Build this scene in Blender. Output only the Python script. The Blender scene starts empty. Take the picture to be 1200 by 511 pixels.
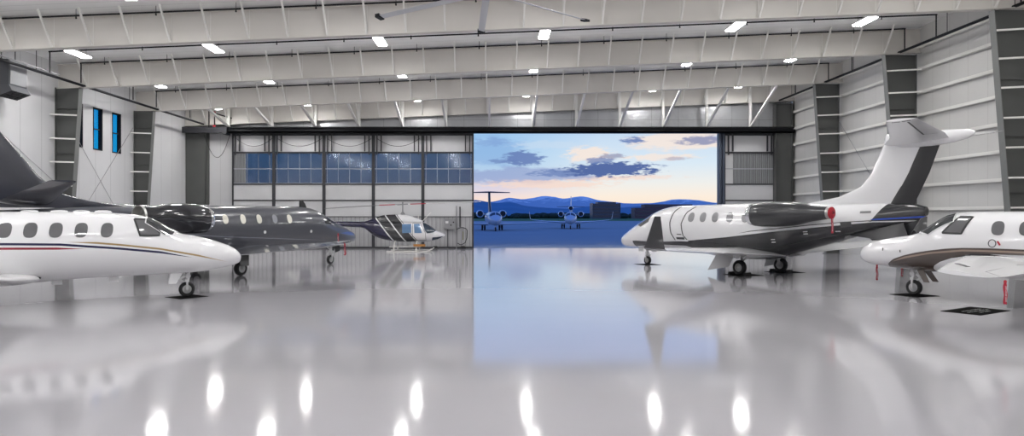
import bpy, bmesh, math, random
from mathutils import Vector, Matrix, noise
random.seed(7)
C = bpy.context.scene.collection
PI = math.pi
def srgb(r, g, b):
    f = lambda c: (c/255/12.92) if c/255 <= .04045 else ((c/255+.055)/1.055)**2.4
    return (f(r), f(g), f(b), 1)

# ------------------------------------------------------------------ materials
MATS = {}
def mat(name, col, rough=.5, metal=0., coat=0., spec=.5, bump=0, bscale=5., var=0., vscale=3.):
    if name in MATS: return MATS[name]
    m = bpy.data.materials.new(name); m.use_nodes = True
    nt = m.node_tree; p = nt.nodes['Principled BSDF']
    p.inputs['Base Color'].default_value = col
    p.inputs['Roughness'].default_value = rough; p.inputs['Metallic'].default_value = metal
    p.inputs['Coat Weight'].default_value = coat; p.inputs['Specular IOR Level'].default_value = spec
    p.inputs['Coat Roughness'].default_value = .04
    if var or bump:
        tc = nt.nodes.new('ShaderNodeTexCoord'); nz = nt.nodes.new('ShaderNodeTexNoise')
        nz.inputs['Scale'].default_value = vscale if var else bscale; nz.inputs['Detail'].default_value = 4
        nt.links.new(tc.outputs['Object'], nz.inputs['Vector'])
        if var:
            mx = nt.nodes.new('ShaderNodeMix'); mx.data_type = 'RGBA'
            mx.inputs[6].default_value = tuple(c*(1-var) for c in col[:3])+(1,)
            mx.inputs[7].default_value = tuple(min(1, c*(1+var)) for c in col[:3])+(1,)
            nt.links.new(nz.outputs['Fac'], mx.inputs[0]); nt.links.new(mx.outputs[2], p.inputs['Base Color'])
        if bump:
            b = nt.nodes.new('ShaderNodeBump'); b.inputs['Strength'].default_value = bump; b.inputs['Distance'].default_value = .02
            nt.links.new(nz.outputs['Fac'], b.inputs['Height']); nt.links.new(b.outputs['Normal'], p.inputs['Normal'])
    MATS[name] = m
    return m
def emit(name, col, s):
    m = bpy.data.materials.new(name); m.use_nodes = True; p = m.node_tree.nodes['Principled BSDF']
    p.inputs['Base Color'].default_value = (.8, .8, .8, 1)
    p.inputs['Emission Color'].default_value = col; p.inputs['Emission Strength'].default_value = s
    return m
def glass(name, tint, gloss=.12, rough=.02):
    m = bpy.data.materials.new(name); m.use_nodes = True; nt = m.node_tree
    for n in list(nt.nodes): nt.nodes.remove(n)
    o = nt.nodes.new('ShaderNodeOutputMaterial'); t = nt.nodes.new('ShaderNodeBsdfTransparent'); t.inputs[0].default_value = tint
    g = nt.nodes.new('ShaderNodeBsdfGlossy'); g.inputs['Roughness'].default_value = rough; g.inputs[0].default_value = (1, 1, 1, 1)
    x = nt.nodes.new('ShaderNodeMixShader'); x.inputs[0].default_value = gloss
    nt.links.new(t.outputs[0], x.inputs[1]); nt.links.new(g.outputs[0], x.inputs[2]); nt.links.new(x.outputs[0], o.inputs[0])
    return m

def seam_mat(name, col, axis, pitch, width, dark, rough=.45, bump=.0, axis2=None, pitch2=1., spec=.5, ribs=0.):
    """painted sheet with seams every `pitch` metres along an axis (world metres)"""
    m = bpy.data.materials.new(name); m.use_nodes = True; nt = m.node_tree; p = nt.nodes['Principled BSDF']
    p.inputs['Roughness'].default_value = rough; p.inputs['Specular IOR Level'].default_value = spec
    g = nt.nodes.new('ShaderNodeNewGeometry'); s = nt.nodes.new('ShaderNodeSeparateXYZ'); nt.links.new(g.outputs['Position'], s.inputs[0])
    def seam(ax, pt):
        a = nt.nodes.new('ShaderNodeMath'); a.operation = 'DIVIDE'; a.inputs[1].default_value = pt; nt.links.new(s.outputs[ax], a.inputs[0])
        f = nt.nodes.new('ShaderNodeMath'); f.operation = 'FRACT'; nt.links.new(a.outputs[0], f.inputs[0])
        l = nt.nodes.new('ShaderNodeMath'); l.operation = 'LESS_THAN'; l.inputs[1].default_value = width/pt; nt.links.new(f.outputs[0], l.inputs[0])
        return l, f
    l, f = seam(axis, pitch); fac = l.outputs[0]
    if axis2 is not None:
        l2, _ = seam(axis2, pitch2); mx = nt.nodes.new('ShaderNodeMath'); mx.operation = 'MAXIMUM'
        nt.links.new(fac, mx.inputs[0]); nt.links.new(l2.outputs[0], mx.inputs[1]); fac = mx.outputs[0]
    nz = nt.nodes.new('ShaderNodeTexNoise'); nz.inputs['Scale'].default_value = .7; nz.inputs['Detail'].default_value = 5
    nt.links.new(g.outputs['Position'], nz.inputs['Vector'])
    v = nt.nodes.new('ShaderNodeMix'); v.data_type = 'RGBA'; v.inputs[6].default_value = tuple(c*.93 for c in col[:3])+(1,); v.inputs[7].default_value = tuple(min(1, c*1.05) for c in col[:3])+(1,)
    nt.links.new(nz.outputs['Fac'], v.inputs[0])
    x = nt.nodes.new('ShaderNodeMix'); x.data_type = 'RGBA'; x.inputs[7].default_value = dark
    nt.links.new(fac, x.inputs[0]); nt.links.new(v.outputs[2], x.inputs[6]); nt.links.new(x.outputs[2], p.inputs['Base Color'])
    if bump or ribs:
        b = nt.nodes.new('ShaderNodeBump'); b.inputs['Strength'].default_value = bump or ribs; b.inputs['Distance'].default_value = .05
        if ribs:
            w = nt.nodes.new('ShaderNodeMath'); w.operation = 'PINGPONG'; w.inputs[1].default_value = .5; nt.links.new(f.outputs[0], w.inputs[0]); nt.links.new(w.outputs[0], b.inputs['Height'])
        else:
            nz2 = nt.nodes.new('ShaderNodeTexNoise'); nz2.inputs['Scale'].default_value = 1.6; nz2.inputs['Detail'].default_value = 3
            nt.links.new(g.outputs['Position'], nz2.inputs['Vector']); nt.links.new(nz2.outputs['Fac'], b.inputs['Height'])
        nt.links.new(b.outputs['Normal'], p.inputs['Normal'])
    return m

white_paint = mat('white_gloss_paint', (.80, .80, .81, 1), .18, coat=.6)
grey_steel = mat('grey_primer_steel', (.085, .088, .085, 1), .6, var=.12, vscale=1.2)
grey_flange = mat('grey_flange_steel', (.17, .175, .17, 1), .55)
cream_steel = mat('cream_white_steel', (.66, .635, .595, 1), .5, var=.05, vscale=.6)
white_steel = mat('white_steel', (.76, .75, .72, 1), .45)
black_steel = mat('black_steel', (.010, .0105, .013, 1), .6, spec=.25)
dark_steel = mat('dark_frame_steel', (.035, .036, .042, 1), .5)
rubber = mat('tyre_rubber', (.012, .012, .013, 1), .65)
alu = mat('bare_aluminium', (.66, .66, .67, 1), .38, metal=.35)
chrome = mat('polished_metal', (.82, .83, .85, 1), .12, metal=1.)
gear_white = mat('gear_white_paint', (.66, .66, .67, 1), .35)
dark_glass = mat('dark_window_glass', (.045, .048, .052, 1), .06, spec=.7)
grey_glass = mat('grey_window_glass', (.13, .13, .135, 1), .10, spec=.6)
cream_win = mat('cream_window_shade', (.72, .70, .62, 1), .3)
charcoal = mat('charcoal_gloss_paint', (.030, .031, .034, 1), .28, coat=.35)
navy_metal = mat('navy_charcoal_paint', (.034, .037, .050, 1), .2, coat=.7)
black_gloss = mat('black_gloss_paint', (.012, .013, .017, 1), .15, coat=.8)
boot_black = mat('black_rubber_strip', (.015, .015, .016, 1), .5)
red_mat = mat('red_fabric', (.48, .02, .035, 1), .6)
red_flag = mat('red_streamer_fabric', (.42, .015, .04, 1), .7)
letter_white = mat('white_lettering', (.75, .75, .75, 1), .5)
mat_black = mat('black_floor_mat', (.006, .006, .006, 1), .95, spec=.05)
line_dark = mat('dark_outline_seal', (.04, .04, .042, 1), .5)
light_metal = mat('exhaust_metal', (.50, .50, .48, 1), .35, metal=.7)
galv = mat('galvanised_grey_box', (.27, .27, .28, 1), .5)
hvac_grey = mat('heater_dark_grey', (.10, .105, .115, 1), .5)
hvac_lit = mat('heater_grey_lit_side', (.26, .265, .275, 1), .5)  # lighter copy of the heater grey, for the lit side

# ------------------------------------------------------------------ mesh builder
class MB:
    def __init__(s): s.v = []; s.f = []; s.m = []
    def add(s, vs, fs, mi=0):
        o = len(s.v); s.v += [tuple(v) for v in vs]
        s.f += [tuple(i+o for i in f) for f in fs]; s.m += [mi]*len(fs)
    def box(s, c, d, rot=None, mi=0):
        hx, hy, hz = d[0]/2, d[1]/2, d[2]/2
        vs = [Vector((x, y, z)) for x in (-hx, hx) for y in (-hy, hy) for z in (-hz, hz)]
        if rot is not None: vs = [rot @ v for v in vs]
        vs = [v+Vector(c) for v in vs]
        s.add(vs, [(0, 1, 3, 2), (4, 6, 7, 5), (0, 4, 5, 1), (2, 3, 7, 6), (0, 2, 6, 4), (1, 5, 7, 3)], mi); return s
    def bx(s, x0, x1, y0, y1, z0, z1, mi=0):
        return s.box(((x0+x1)/2, (y0+y1)/2, (z0+z1)/2), (x1-x0, y1-y0, z1-z0), None, mi)
    def tube(s, pts, r, n=10, mi=0, cap=True):
        pts = [Vector(p) for p in pts]; rs = r if isinstance(r, (list, tuple)) else [r]*len(pts)
        rings = []; prev = None
        for i, p in enumerate(pts):
            t = (pts[min(i+1, len(pts)-1)]-pts[max(i-1, 0)]).normalized()
            if prev is None: u = t.orthogonal().normalized()
            else:
                u = prev-t*prev.dot(t); u = u.normalized() if u.length > 1e-6 else t.orthogonal().normalized()
            prev = u; w = t.cross(u)
            rings.append([p+(u*math.cos(2*PI*k/n)+w*math.sin(2*PI*k/n))*rs[i] for k in range(n)])
        return s.loft(rings, cap, cap, mi)
    def bar(s, p0, p1, a, b, mi=0):
        p0, p1 = Vector(p0), Vector(p1); t = (p1-p0).normalized()
        up = Vector((0, 0, 1)) if abs(t.z) < .95 else Vector((0, 1, 0))
        u = t.cross(up).normalized(); w = u.cross(t)
        rings = [[p+u*a/2*i+w*b/2*j for i, j in ((-1, -1), (1, -1), (1, 1), (-1, 1))] for p in (p0, p1)]
        return s.loft(rings, True, True, mi)
    def loft(s, rings, c0=True, c1=True, mi=0, closed=True):
        n = len(rings[0]); vs = [v for r in rings for v in r]; fs = []
        for i in range(len(rings)-1):
            for k in range(n if closed else n-1):
                a, b = i*n+k, i*n+(k+1) % n
                fs.append((a, b, b+n, a+n))
        if c0: fs.append(tuple(range(n-1, -1, -1)))
        if c1: fs.append(tuple((len(rings)-1)*n+k for k in range(n)))
        s.add(vs, fs, mi); return s
    def lathe(s, prof, origin, axis, n=24, mi=0):
        """prof: (r, t) along axis"""
        o = Vector(origin); t = Vector(axis).normalized(); u = t.orthogonal().normalized(); w = t.cross(u)
        rings = [[o+t*h+(u*math.cos(2*PI*k/n)+w*math.sin(2*PI*k/n))*max(r, 1e-4) for k in range(n)] for r, h in prof]
        return s.loft(rings, True, True, mi)
    def build(s, name, mats, parent=None, smooth=35):
        me = bpy.data.meshes.new(name); me.from_pydata(s.v, [], s.f)
        for m in (mats if isinstance(mats, (list, tuple)) else [mats]): me.materials.append(m)
        me.polygons.foreach_set('material_index', s.m)
        bm = bmesh.new(); bm.from_mesh(me); bmesh.ops.recalc_face_normals(bm, faces=bm.faces); bm.to_mesh(me); bm.free()
        if smooth:
            me.polygons.foreach_set('use_smooth', [True]*len(me.polygons)); me.set_sharp_from_angle(angle=math.radians(smooth))
        o = bpy.data.objects.new(name, me); C.objects.link(o)
        if parent: o.parent = parent
        return o
def thing(name, label, cat, loc=(0, 0, 0), rz=0, group=None):
    o = bpy.data.objects.new(name, None); C.objects.link(o); o.location = loc; o.rotation_euler = (0, 0, rz)
    o.empty_display_size = .3
    return tag(o, label, cat, group)
def tag(o, label, cat, group=None):
    o['label'] = label; o['category'] = cat
    if group: o['group'] = group
    return o
def struct(o, label=None, cat=None, group=None):
    o['kind'] = 'structure'
    if label: o['label'] = label
    if cat: o['category'] = cat
    if group: o['group'] = group
    return o
def pchip(xs, ys):
    n = len(xs); h = [xs[i+1]-xs[i] for i in range(n-1)]; d = [(ys[i+1]-ys[i])/h[i] for i in range(n-1)]
    m = [0]*n; m[0] = d[0]; m[-1] = d[-1]
    for i in range(1, n-1):
        if d[i-1]*d[i] <= 0: m[i] = 0
        else:
            w1, w2 = 2*h[i]+h[i-1], h[i]+2*h[i-1]; m[i] = (w1+w2)/(w1/d[i-1]+w2/d[i])
    def f(x):
        if x <= xs[0]: return ys[0]
        if x >= xs[-1]: return ys[-1]
        i = max(j for j in range(n-1) if xs[j] <= x); t = (x-xs[i])/h[i]
        return (ys[i]*(2*t**3-3*t*t+1)+m[i]*h[i]*(t**3-2*t*t+t)+ys[i+1]*(-2*t**3+3*t*t)+m[i+1]*h[i]*(t**3-t*t))
    return f
def lerpf(pts):
    def f(x):
        if x <= pts[0][0]: return pts[0][1]
        for (a, b), (c, d) in zip(pts, pts[1:]):
            if x <= c: return b+(d-b)*(x-a)/(c-a)
        return pts[-1][1]
    return f

# ------------------------------------------------------------------ aircraft kit  (L = metres aft of the nose, y = port, z = up)
class Fus:
    def __init__(s, top, bot, wid, mid, L0, L1, Lm, n=40, ns=90, e=1.0):
        s.L0, s.L1, s.Lm, s.n, s.ns, s.e = L0, L1, Lm, n, ns, e
        q = lambda pts: pchip([math.sqrt(max(0, a-L0)) for a, b in pts], [b for a, b in pts])
        s.ft, s.fb, s.fw, s.fm = q(top), q(bot), q(wid), q(mid)
    def par(s, L):
        k = math.sqrt(max(0, L-s.L0)); return s.ft(k), s.fb(k), s.fw(k), s.fm(k)
    def pt(s, L, th, off=0):
        zt, zb, w, zm = s.par(L); c, sn = math.cos(th), math.sin(th)
        P = lambda c_, e: math.copysign(abs(c_)**e, c_)
        z = zm+((zt-zm) if sn > 0 else (zm-zb))*P(sn, s.e)
        p = Vector((s.Lm-L, w*P(c, s.e), z))
        if off:
            d = 1e-2; a = s.pt(L+d, th)-s.pt(max(s.L0, L-d), th); b = s.pt(L, th+d)-s.pt(L, th-d)
            nn = a.cross(b)
            if nn.length > 1e-9:
                nn.normalize()
                if nn.dot(p-Vector((s.Lm-L, 0, zm))) < 0: nn = -nn
                p = p+nn*off
        return p
    def th(s, L, z, side):
        zt, zb, w, zm = s.par(L); h = (zt-zm) if z > zm else (zm-zb)
        q = max(-.999, min(.999, (z-zm)/max(h, 1e-4))); q = math.copysign(abs(q)**(1/s.e), q)
        a = math.asin(q); return a if side > 0 else PI-a
    def on(s, L, z, side, off=0): return s.pt(L, s.th(L, z, side), off)
    def mesh(s, name, mats, parent):
        mb = MB(); k1 = math.sqrt(s.L1-s.L0); rings = []
        for i in range(s.ns+1):
            L = s.L0+(k1*i/s.ns)**2
            rings.append([s.pt(L, 2*PI*k/s.n) for k in range(s.n)])
        mb.loft(rings); return mb.build(name, mats, parent, 50)
    def patch(s, name, poly, side, mats, parent, off=.012, th=False, dens=6, skirt=.03):
        """poly of (L, z) (or (L, theta) when th) laid on the skin"""
        pts = []
        for (a, b), (c, d) in zip(poly, poly[1:]+poly[:1]):
            for k in range(dens): pts.append((a+(c-a)*k/dens, b+(d-b)*k/dens))
        cx = sum(p[0] for p in pts)/len(pts); cz = sum(p[1] for p in pts)/len(pts)
        def P(a, b, o):
            if th: return s.pt(a, b if side > 0 else PI-b, o)
            return s.on(a, b, side, o)
        mb = MB(); rings = [[P(a, b, off-skirt) for a, b in pts], [P(a, b, off) for a, b in pts]]
        for k in (.75, .5, .25): rings.append([P(cx+(a-cx)*k, cz+(b-cz)*k, off) for a, b in pts])
        mb.loft(rings, False, True); return mb.build(name, mats, parent, 40)
    def ribbon(s, name, path, side, width, mats, parent, off=.01, mb=None, th=False):
        own = mb is None; mb = mb or MB()
        P = lambda a, b, o: s.pt(a, b if side > 0 else PI-b, o) if th else s.on(a, b, side, o)
        pp = [Vector(p) for p in path]; dense = []
        for a, b in zip(pp, pp[1:]):
            n = max(1, int((b-a).length/.08)); dense += [a+(b-a)*i/n for i in range(n)]
        dense.append(pp[-1]); rings = []
        for i, p in enumerate(dense):
            t = dense[min(i+1, len(dense)-1)]-dense[max(0, i-1)]; t.normalize(); nn = Vector((-t.y, t.x))*width/2
            rings.append([P(*(p+nn), off), P(*(p-nn), off), P(*(p-nn), -.01), P(*(p+nn), -.01)])
        mb.loft(rings)
        return mb.build(name, mats, parent, 40) if own else mb
def oval(L, z, w, h, n=2.8, k=20, lean=0.):
    P = lambda c, e: math.copysign(abs(c)**e, c)
    return [(L+w/2*P(math.cos(2*PI*i/k), 2/n)-lean*h/2*P(math.sin(2*PI*i/k), 2/n), z+h/2*P(math.sin(2*PI*i/k), 2/n)) for i in range(k)]
AF = [(0, 0), (.012, .035), (.05, .066), (.12, .092), (.25, .114), (.38, .12), (.55, .102), (.72, .07), (.88, .033), (1, .004)]
def foil(LE, chord, tc, drop, Lm, vertical=False, side=1):
    """closed loop; LE = (L, y, z)"""
    L, y, z = LE; up = []; lo = []
    for x, t in AF:
        h = t*.5*tc/.12*chord
        if vertical: up.append(Vector((Lm-L-x*chord, y+h, z+drop*x))); lo.append(Vector((Lm-L-x*chord, y-h, z+drop*x)))
        else: up.append(Vector((Lm-L-x*chord, y*side, z+drop*x+h*1.15))); lo.append(Vector((Lm-L-x*chord, y*side, z+drop*x-h*.85)))
    return up+lo[-1:0:-1]
def wing(name, secs, side, Lm, mats, parent, vertical=False):
    mb = MB(); mb.loft([foil(a, c, t, d, Lm, vertical, side) for a, c, t, d in secs]); return mb.build(name, mats, parent, 40)
def wheel(parent, c, r, w, hubm=None, tyre_name='tire'):
    mb = MB(); x, y, z = c
    mb.lathe([(r*.55, -w*.42), (r*.62, -w*.5), (r*.85, -w*.5), (r*.97, -w*.3), (r, 0), (r*.97, w*.3), (r*.85, w*.5), (r*.62, w*.5), (r*.55, w*.42)], c, (0, 1, 0), 28)
    t = mb.build(tyre_name, rubber, parent, 40)
    h = MB(); h.lathe([(r*.56, -w*.44), (r*.56, w*.44)], c, (0, 1, 0), 24); 
    for sg in (-1, 1):
        h.lathe([(r*.56, sg*w*.44), (r*.52, sg*w*.47), (r*.45, sg*w*.36), (r*.22, sg*w*.40), (r*.18, sg*w*.56), (r*.05, sg*w*.58)], c, (0, 1, 0), 24)
        for k in range(6):
            a = k*PI/3; h.lathe([(r*.07, sg*w*.34), (r*.06, sg*w*.44)], (x+math.cos(a)*r*.35, y, z+math.sin(a)*r*.35), (0, 1, 0), 8)
    h.build('wheel_hub', hubm or alu, parent, 40)
def gear(parent, name, L, y, ztop, r, w, Lm, lift=0., fork=True, side=0, double=False, slim=1.):
    g = MB(); X = Lm-L; zc = r+lift
    ys = y if not side else y-side*(w*.5+.06)
    g.tube([(X+.06, ys, ztop), (X+.02, ys, zc+r*1.25)], .055*slim, 12); g.tube([(X+.03, ys, ztop*.55+zc*.45), (X, ys, zc+r*1.05)], .036*slim, 12)
    g.tube([(X+.03, ys-.06, zc+r*1.75), (X+.03, ys+.06, zc+r*1.75)], .07*slim, 12)
    if fork and not side:
        g.box((X, y, zc+r*1.15), (.1, w+.13, .07))
        for sg in (-1, 1): g.bar((X, y+sg*(w*.5+.045), zc+r*1.15), (X, y+sg*(w*.5+.045), zc), .05, .035)
    else: g.bar((X, ys, zc+r*1.2), (X, ys, zc-.04), .08, .08)
    g.tube([(X, min(ys, y)-w*.5-.06, zc), (X, max(ys, y)+w*.5+.06, zc)], .028, 10)
    g.bar((X-.05, ys, zc+r*1.7), (X-.19, ys, zc+r*1.35), .03, .05); g.bar((X-.19, ys, zc+r*1.35), (X-.03, ys, zc+r*.8), .03, .05)
    g.tube([(X-.05, ys, ztop*.5+(zc+r)*.5), (X-.45, ys, ztop+.02)], .024, 8)
    go = g.build(name, gear_white, parent, 35)
    wheel(go, (X, y, zc), r, w)
    return go
def plate(name, corners, th, mats, parent):
    a = [Vector(c) for c in corners]; n = (a[1]-a[0]).cross(a[2]-a[0]).normalized()*th/2
    mb = MB(); mb.loft([[p-n for p in a], [p+n for p in a]]); return mb.build(name, mats, parent, 0)
def nacelle(parent, y, zc, L0, L1, r, Lm, body, lip, ex=light_metal, r1=None, dz=0., fr=.82, tail=True):
    r1 = r1 or r*.55; prof = [(0, fr), (.03, fr+.06), (.08, .93), (.2, .995), (.38, 1.0), (.6, .91), (.8, .5*(.8+r1/r)), (1, r1/r)]
    mb = MB(); rings = []; n = 32; Ln = L1-L0; f = pchip([a for a, b in prof], [b for a, b in prof])
    def ring(t, rr, yy=0): return [(Lm-L0-t*Ln, y+math.cos(2*PI*k/n)*rr, zc+dz*t+math.sin(2*PI*k/n)*rr) for k in range(n)]
    for i in range(25): rings.append(ring(.03+.97*i/24, r*f(.03+.97*i/24)))
    mb.loft(rings, False, False)
    o = mb.build('engine_nacelle', body, parent, 50)
    m = MB(); m.loft([ring(.12, r*fr*.80), ring(.04, r*fr*.84), ring(.008, r*fr*.92), ring(0, r*fr), ring(.012, r*(fr+.045)), ring(.034, r*(f(.034)+.006)), ring(.07, r*(f(.07)+.008))], False, False); m.build('intake_lip', lip, o, 60)
    m = MB(); m.lathe([(r*fr*.8, 0), (r*.25, .02), (.02, -.16)], (Lm-L0-.12*Ln, y, zc), (-1, 0, 0), n)
    for k in range(18):
        a = 2*PI*k/18; m.bar((Lm-L0-.10*Ln, y+math.cos(a)*r*.2, zc+math.sin(a)*r*.2), (Lm-L0-.11*Ln, y+math.cos(a)*r*fr*.78, zc+math.sin(a)*r*fr*.78), .012, .07)
    m.build('intake_fan', dark_steel, o, 40)
    if tail:
        m = MB(); m.loft([ring(.99, r1*1.0), ring(1.03, r1*.97), ring(1.03, r1*.9), ring(.9, r1*.85)], False, False)
        m.lathe([(r1*.86, 0), (r1*.84, -.02), (r1*.4, -.05), (.01, .25)], (Lm-L0-.92*Ln, y, zc+dz*.92), (-1, 0, 0), n); m.build('exhaust_nozzle', ex, o, 50)
    return o
def pylon(parent, y0, y1, z0, z1, L, ch, Lm, m):
    mb = MB(); mb.loft([foil((L, y, z), ch, .10, 0, Lm) for y, z in ((y0, z0), ((y0+y1)/2, (z0+z1)/2), (y1, z1))]); return mb.build('engine_pylon', m, parent, 40)

def livery(name, base, bands, Lm, rough=.18, coat=.6):
    """base paint with stripes: each band lies between two curves z(L)"""
    m = bpy.data.materials.new(name); m.use_nodes = True; nt = m.node_tree; p = nt.nodes['Principled BSDF']
    p.inputs['Roughness'].default_value = rough; p.inputs['Coat Weight'].default_value = coat; p.inputs['Coat Roughness'].default_value = .04
    tc = nt.nodes.new('ShaderNodeTexCoord'); s = nt.nodes.new('ShaderNodeSeparateXYZ'); nt.links.new(tc.outputs['Object'], s.inputs[0])
    def M(op, a, b):
        n = nt.nodes.new('ShaderNodeMath'); n.operation = op
        for i, q in ((0, a), (1, b)):
            if isinstance(q, (int, float)): n.inputs[i].default_value = q
            else: nt.links.new(q, n.inputs[i])
        return n.outputs[0]
    x = M('DIVIDE', M('SUBTRACT', Lm+.5, s.outputs[0]), 18.)
    z = s.outputs[2]; col = None
    def curve(pts):
        n = nt.nodes.new('ShaderNodeFloatCurve'); cv = n.mapping.curves[0]
        pp = [((a+.5)/18., b/6.) for a, b in pts]
        if pp[0][0] > 0.001: pp = [(0, pp[0][1])]+pp
        if pp[-1][0] < .999: pp = pp+[(1, pp[-1][1])]
        while len(cv.points) < len(pp): cv.points.new(.5, .5)
        for q, (a, b) in zip(cv.points, pp): q.location = (a, b); q.handle_type = 'VECTOR'
        n.mapping.update(); nt.links.new(x, n.inputs['Value']); return M('MULTIPLY', n.outputs[0], 6.)
    prev = base
    for colr, up, lo in bands:
        f = M('MULTIPLY', M('LESS_THAN', z, curve(up)), M('GREATER_THAN', z, curve(lo)))
        mx = nt.nodes.new('ShaderNodeMix'); mx.data_type = 'RGBA'; nt.links.new(f, mx.inputs[0])
        if isinstance(prev, tuple): mx.inputs[6].default_value = prev
        else: nt.links.new(prev, mx.inputs[6])
        mx.inputs[7].default_value = colr; prev = mx.outputs[2]
    nt.links.new(prev, p.inputs['Base Color']); return m
def line(pts, t):
    """a stripe of thickness t tapering to nothing at both given ends"""
    return [(a, b+(t/2 if 0 < i < len(pts)-1 else 0)) for i, (a, b) in enumerate(pts)], [(a, b-(t/2 if 0 < i < len(pts)-1 else 0)) for i, (a, b) in enumerate(pts)]
DG = None
def text_mesh(name, body, size, parent, M, m, depth=.002):
    cu = bpy.data.curves.new(name, 'FONT'); cu.body = body; cu.size = size; cu.extrude = depth; cu.align_x = 'CENTER'; cu.align_y = 'CENTER'
    to = bpy.data.objects.new('tmp', cu); C.objects.link(to); dg = bpy.context.evaluated_depsgraph_get(); dg.update()
    me = bpy.data.meshes.new_from_object(to.evaluated_get(dg)); bpy.data.objects.remove(to)
    me.materials.clear(); me.materials.append(m); me.transform(M); me.name = name
    o = bpy.data.objects.new(name, me); C.objects.link(o); o.parent = parent; return o
def streamer(loc, length, label, width=.055, face=0., swing=0.02, lettering=True):
    """red ribbon hanging from loc (its top)"""
    t = thing('warning_streamer', label, 'streamer', (loc[0], loc[1], loc[2]-length), face, 'red warning streamers hung on the parked aircraft')
    mb = MB(); n = 14
    rings = []
    for i in range(n+1):
        z = length*i/n; y = swing*math.sin(i*.7)*(1-i/n); x = swing*.6*math.sin(i*.45)*(1-i/n)
        w = width/2*(1 if i < n-1 else .7)
        rings.append([(x-w, y-.002, z), (x+w, y-.002, z), (x+w, y+.002, z), (x-w, y+.002, z)])
    mb.loft(rings); mb.build('ribbon', red_flag, t, 60)
    c = MB(); c.tube([(0, 0, length-.01), (0, 0, length+.02)], .012, 8); c.lathe([(.028, -.006), (.028, .006)], (0, 0, length), (0, 1, 0), 12); c.build('clip', red_mat, t, 40)
    if lettering:
        M = Matrix.Translation((0, -swing-.004, length*.46)) @ Matrix.Rotation(PI/2, 4, 'X') @ Matrix.Rotation(PI/2, 4, 'Z')
        text_mesh('lettering', 'REMOVE BEFORE FLIGHT', width*.62, t, M @ Matrix.Scale(length*.8/(width*.62*12.5), 4, (1, 0, 0)), letter_white, .001)
    return t

def place(nw, h, Lnw, Lm):
    n = math.hypot(*h); h = (h[0]/n, h[1]/n)
    nose = (nw[0]+h[0]*Lnw, nw[1]+h[1]*Lnw)
    return (nose[0]-h[0]*Lm, nose[1]-h[1]*Lm, 0), math.atan2(h[1], h[0])
def to_world(root, p):
    a = root.rotation_euler.z; c, s = math.cos(a), math.sin(a); l = root.location
    return (l.x+p[0]*c-p[1]*s, l.y+p[0]*s+p[1]*c, p[2])

# ================================================================== THE HANGAR
SL = .0417
zb_r = lambda x: 9.50+SL*x      # rafter underside
zt_r = lambda x: 10.70+SL*x     # rafter top
zc_r = lambda x: 10.82+SL*x     # ceiling
XL, XR, YB, YF = -21.55, 21.4, 49.5, -9.0

# floor: polished grey epoxy
def floor_mat():
    m = bpy.data.materials.new('polished_epoxy_floor'); m.use_nodes = True; nt = m.node_tree; p = nt.nodes['Principled BSDF']
    tc = nt.nodes.new('ShaderNodeTexCoord')
    n1 = nt.nodes.new('ShaderNodeTexNoise'); n1.inputs['Scale'].default_value = .18; n1.inputs['Detail'].default_value = 5
    nt.links.new(tc.outputs['Object'], n1.inputs['Vector'])
    mx = nt.nodes.new('ShaderNodeMix'); mx.data_type = 'RGBA'; mx.inputs[6].default_value = (.405, .395, .42, 1); mx.inputs[7].default_value = (.465, .455, .48, 1)
    nt.links.new(n1.outputs['Fac'], mx.inputs[0]); nt.links.new(mx.outputs[2], p.inputs['Base Color'])
    p.inputs['Roughness'].default_value = .082; p.inputs['Specular IOR Level'].default_value = .6
    n2 = nt.nodes.new('ShaderNodeTexNoise'); n2.inputs['Scale'].default_value = 1.1; n2.inputs['Detail'].default_value = 2
    nt.links.new(tc.outputs['Object'], n2.inputs['Vector'])
    b = nt.nodes.new('ShaderNodeBump'); b.inputs['Strength'].default_value = .07; b.inputs['Distance'].default_value = .02
    nt.links.new(n2.outputs['Fac'], b.inputs['Height']); nt.links.new(b.outputs['Normal'], p.inputs['Normal'])
    return m
struct(MB().bx(XL-.2, XR+.2, YF-.2, 49.62, -.3, 0).build('floor', floor_mat(), None, 0))

liner_white = seam_mat('white_liner_panels', (.62, .62, .63, 1), 1, 1.52, .03, (.40, .40, .41, 1), .42)
ins_right = seam_mat('white_insulated_wall', (.58, .575, .56, 1), 1, 1.25, .02, (.44, .43, .42, 1), .5)
ceil_m = seam_mat('white_ceiling_liner', (.88, .88, .87, 1), 1, .6, .02, (.50, .50, .49, 1), .5)
foil_m = seam_mat('silver_foil_insulation', (.52, .53, .55, 1), 0, 1.9, .02, (.25, .25, .26, 1), .3, bump=.8, axis2=2, pitch2=1.3)
foil_m.node_tree.nodes['Principled BSDF'].inputs['Metallic'].default_value = .55
back_white = seam_mat('white_back_wall', (.60, .60, .61, 1), 0, 1.2, .02, (.40, .40, .41, 1), .45)

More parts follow.
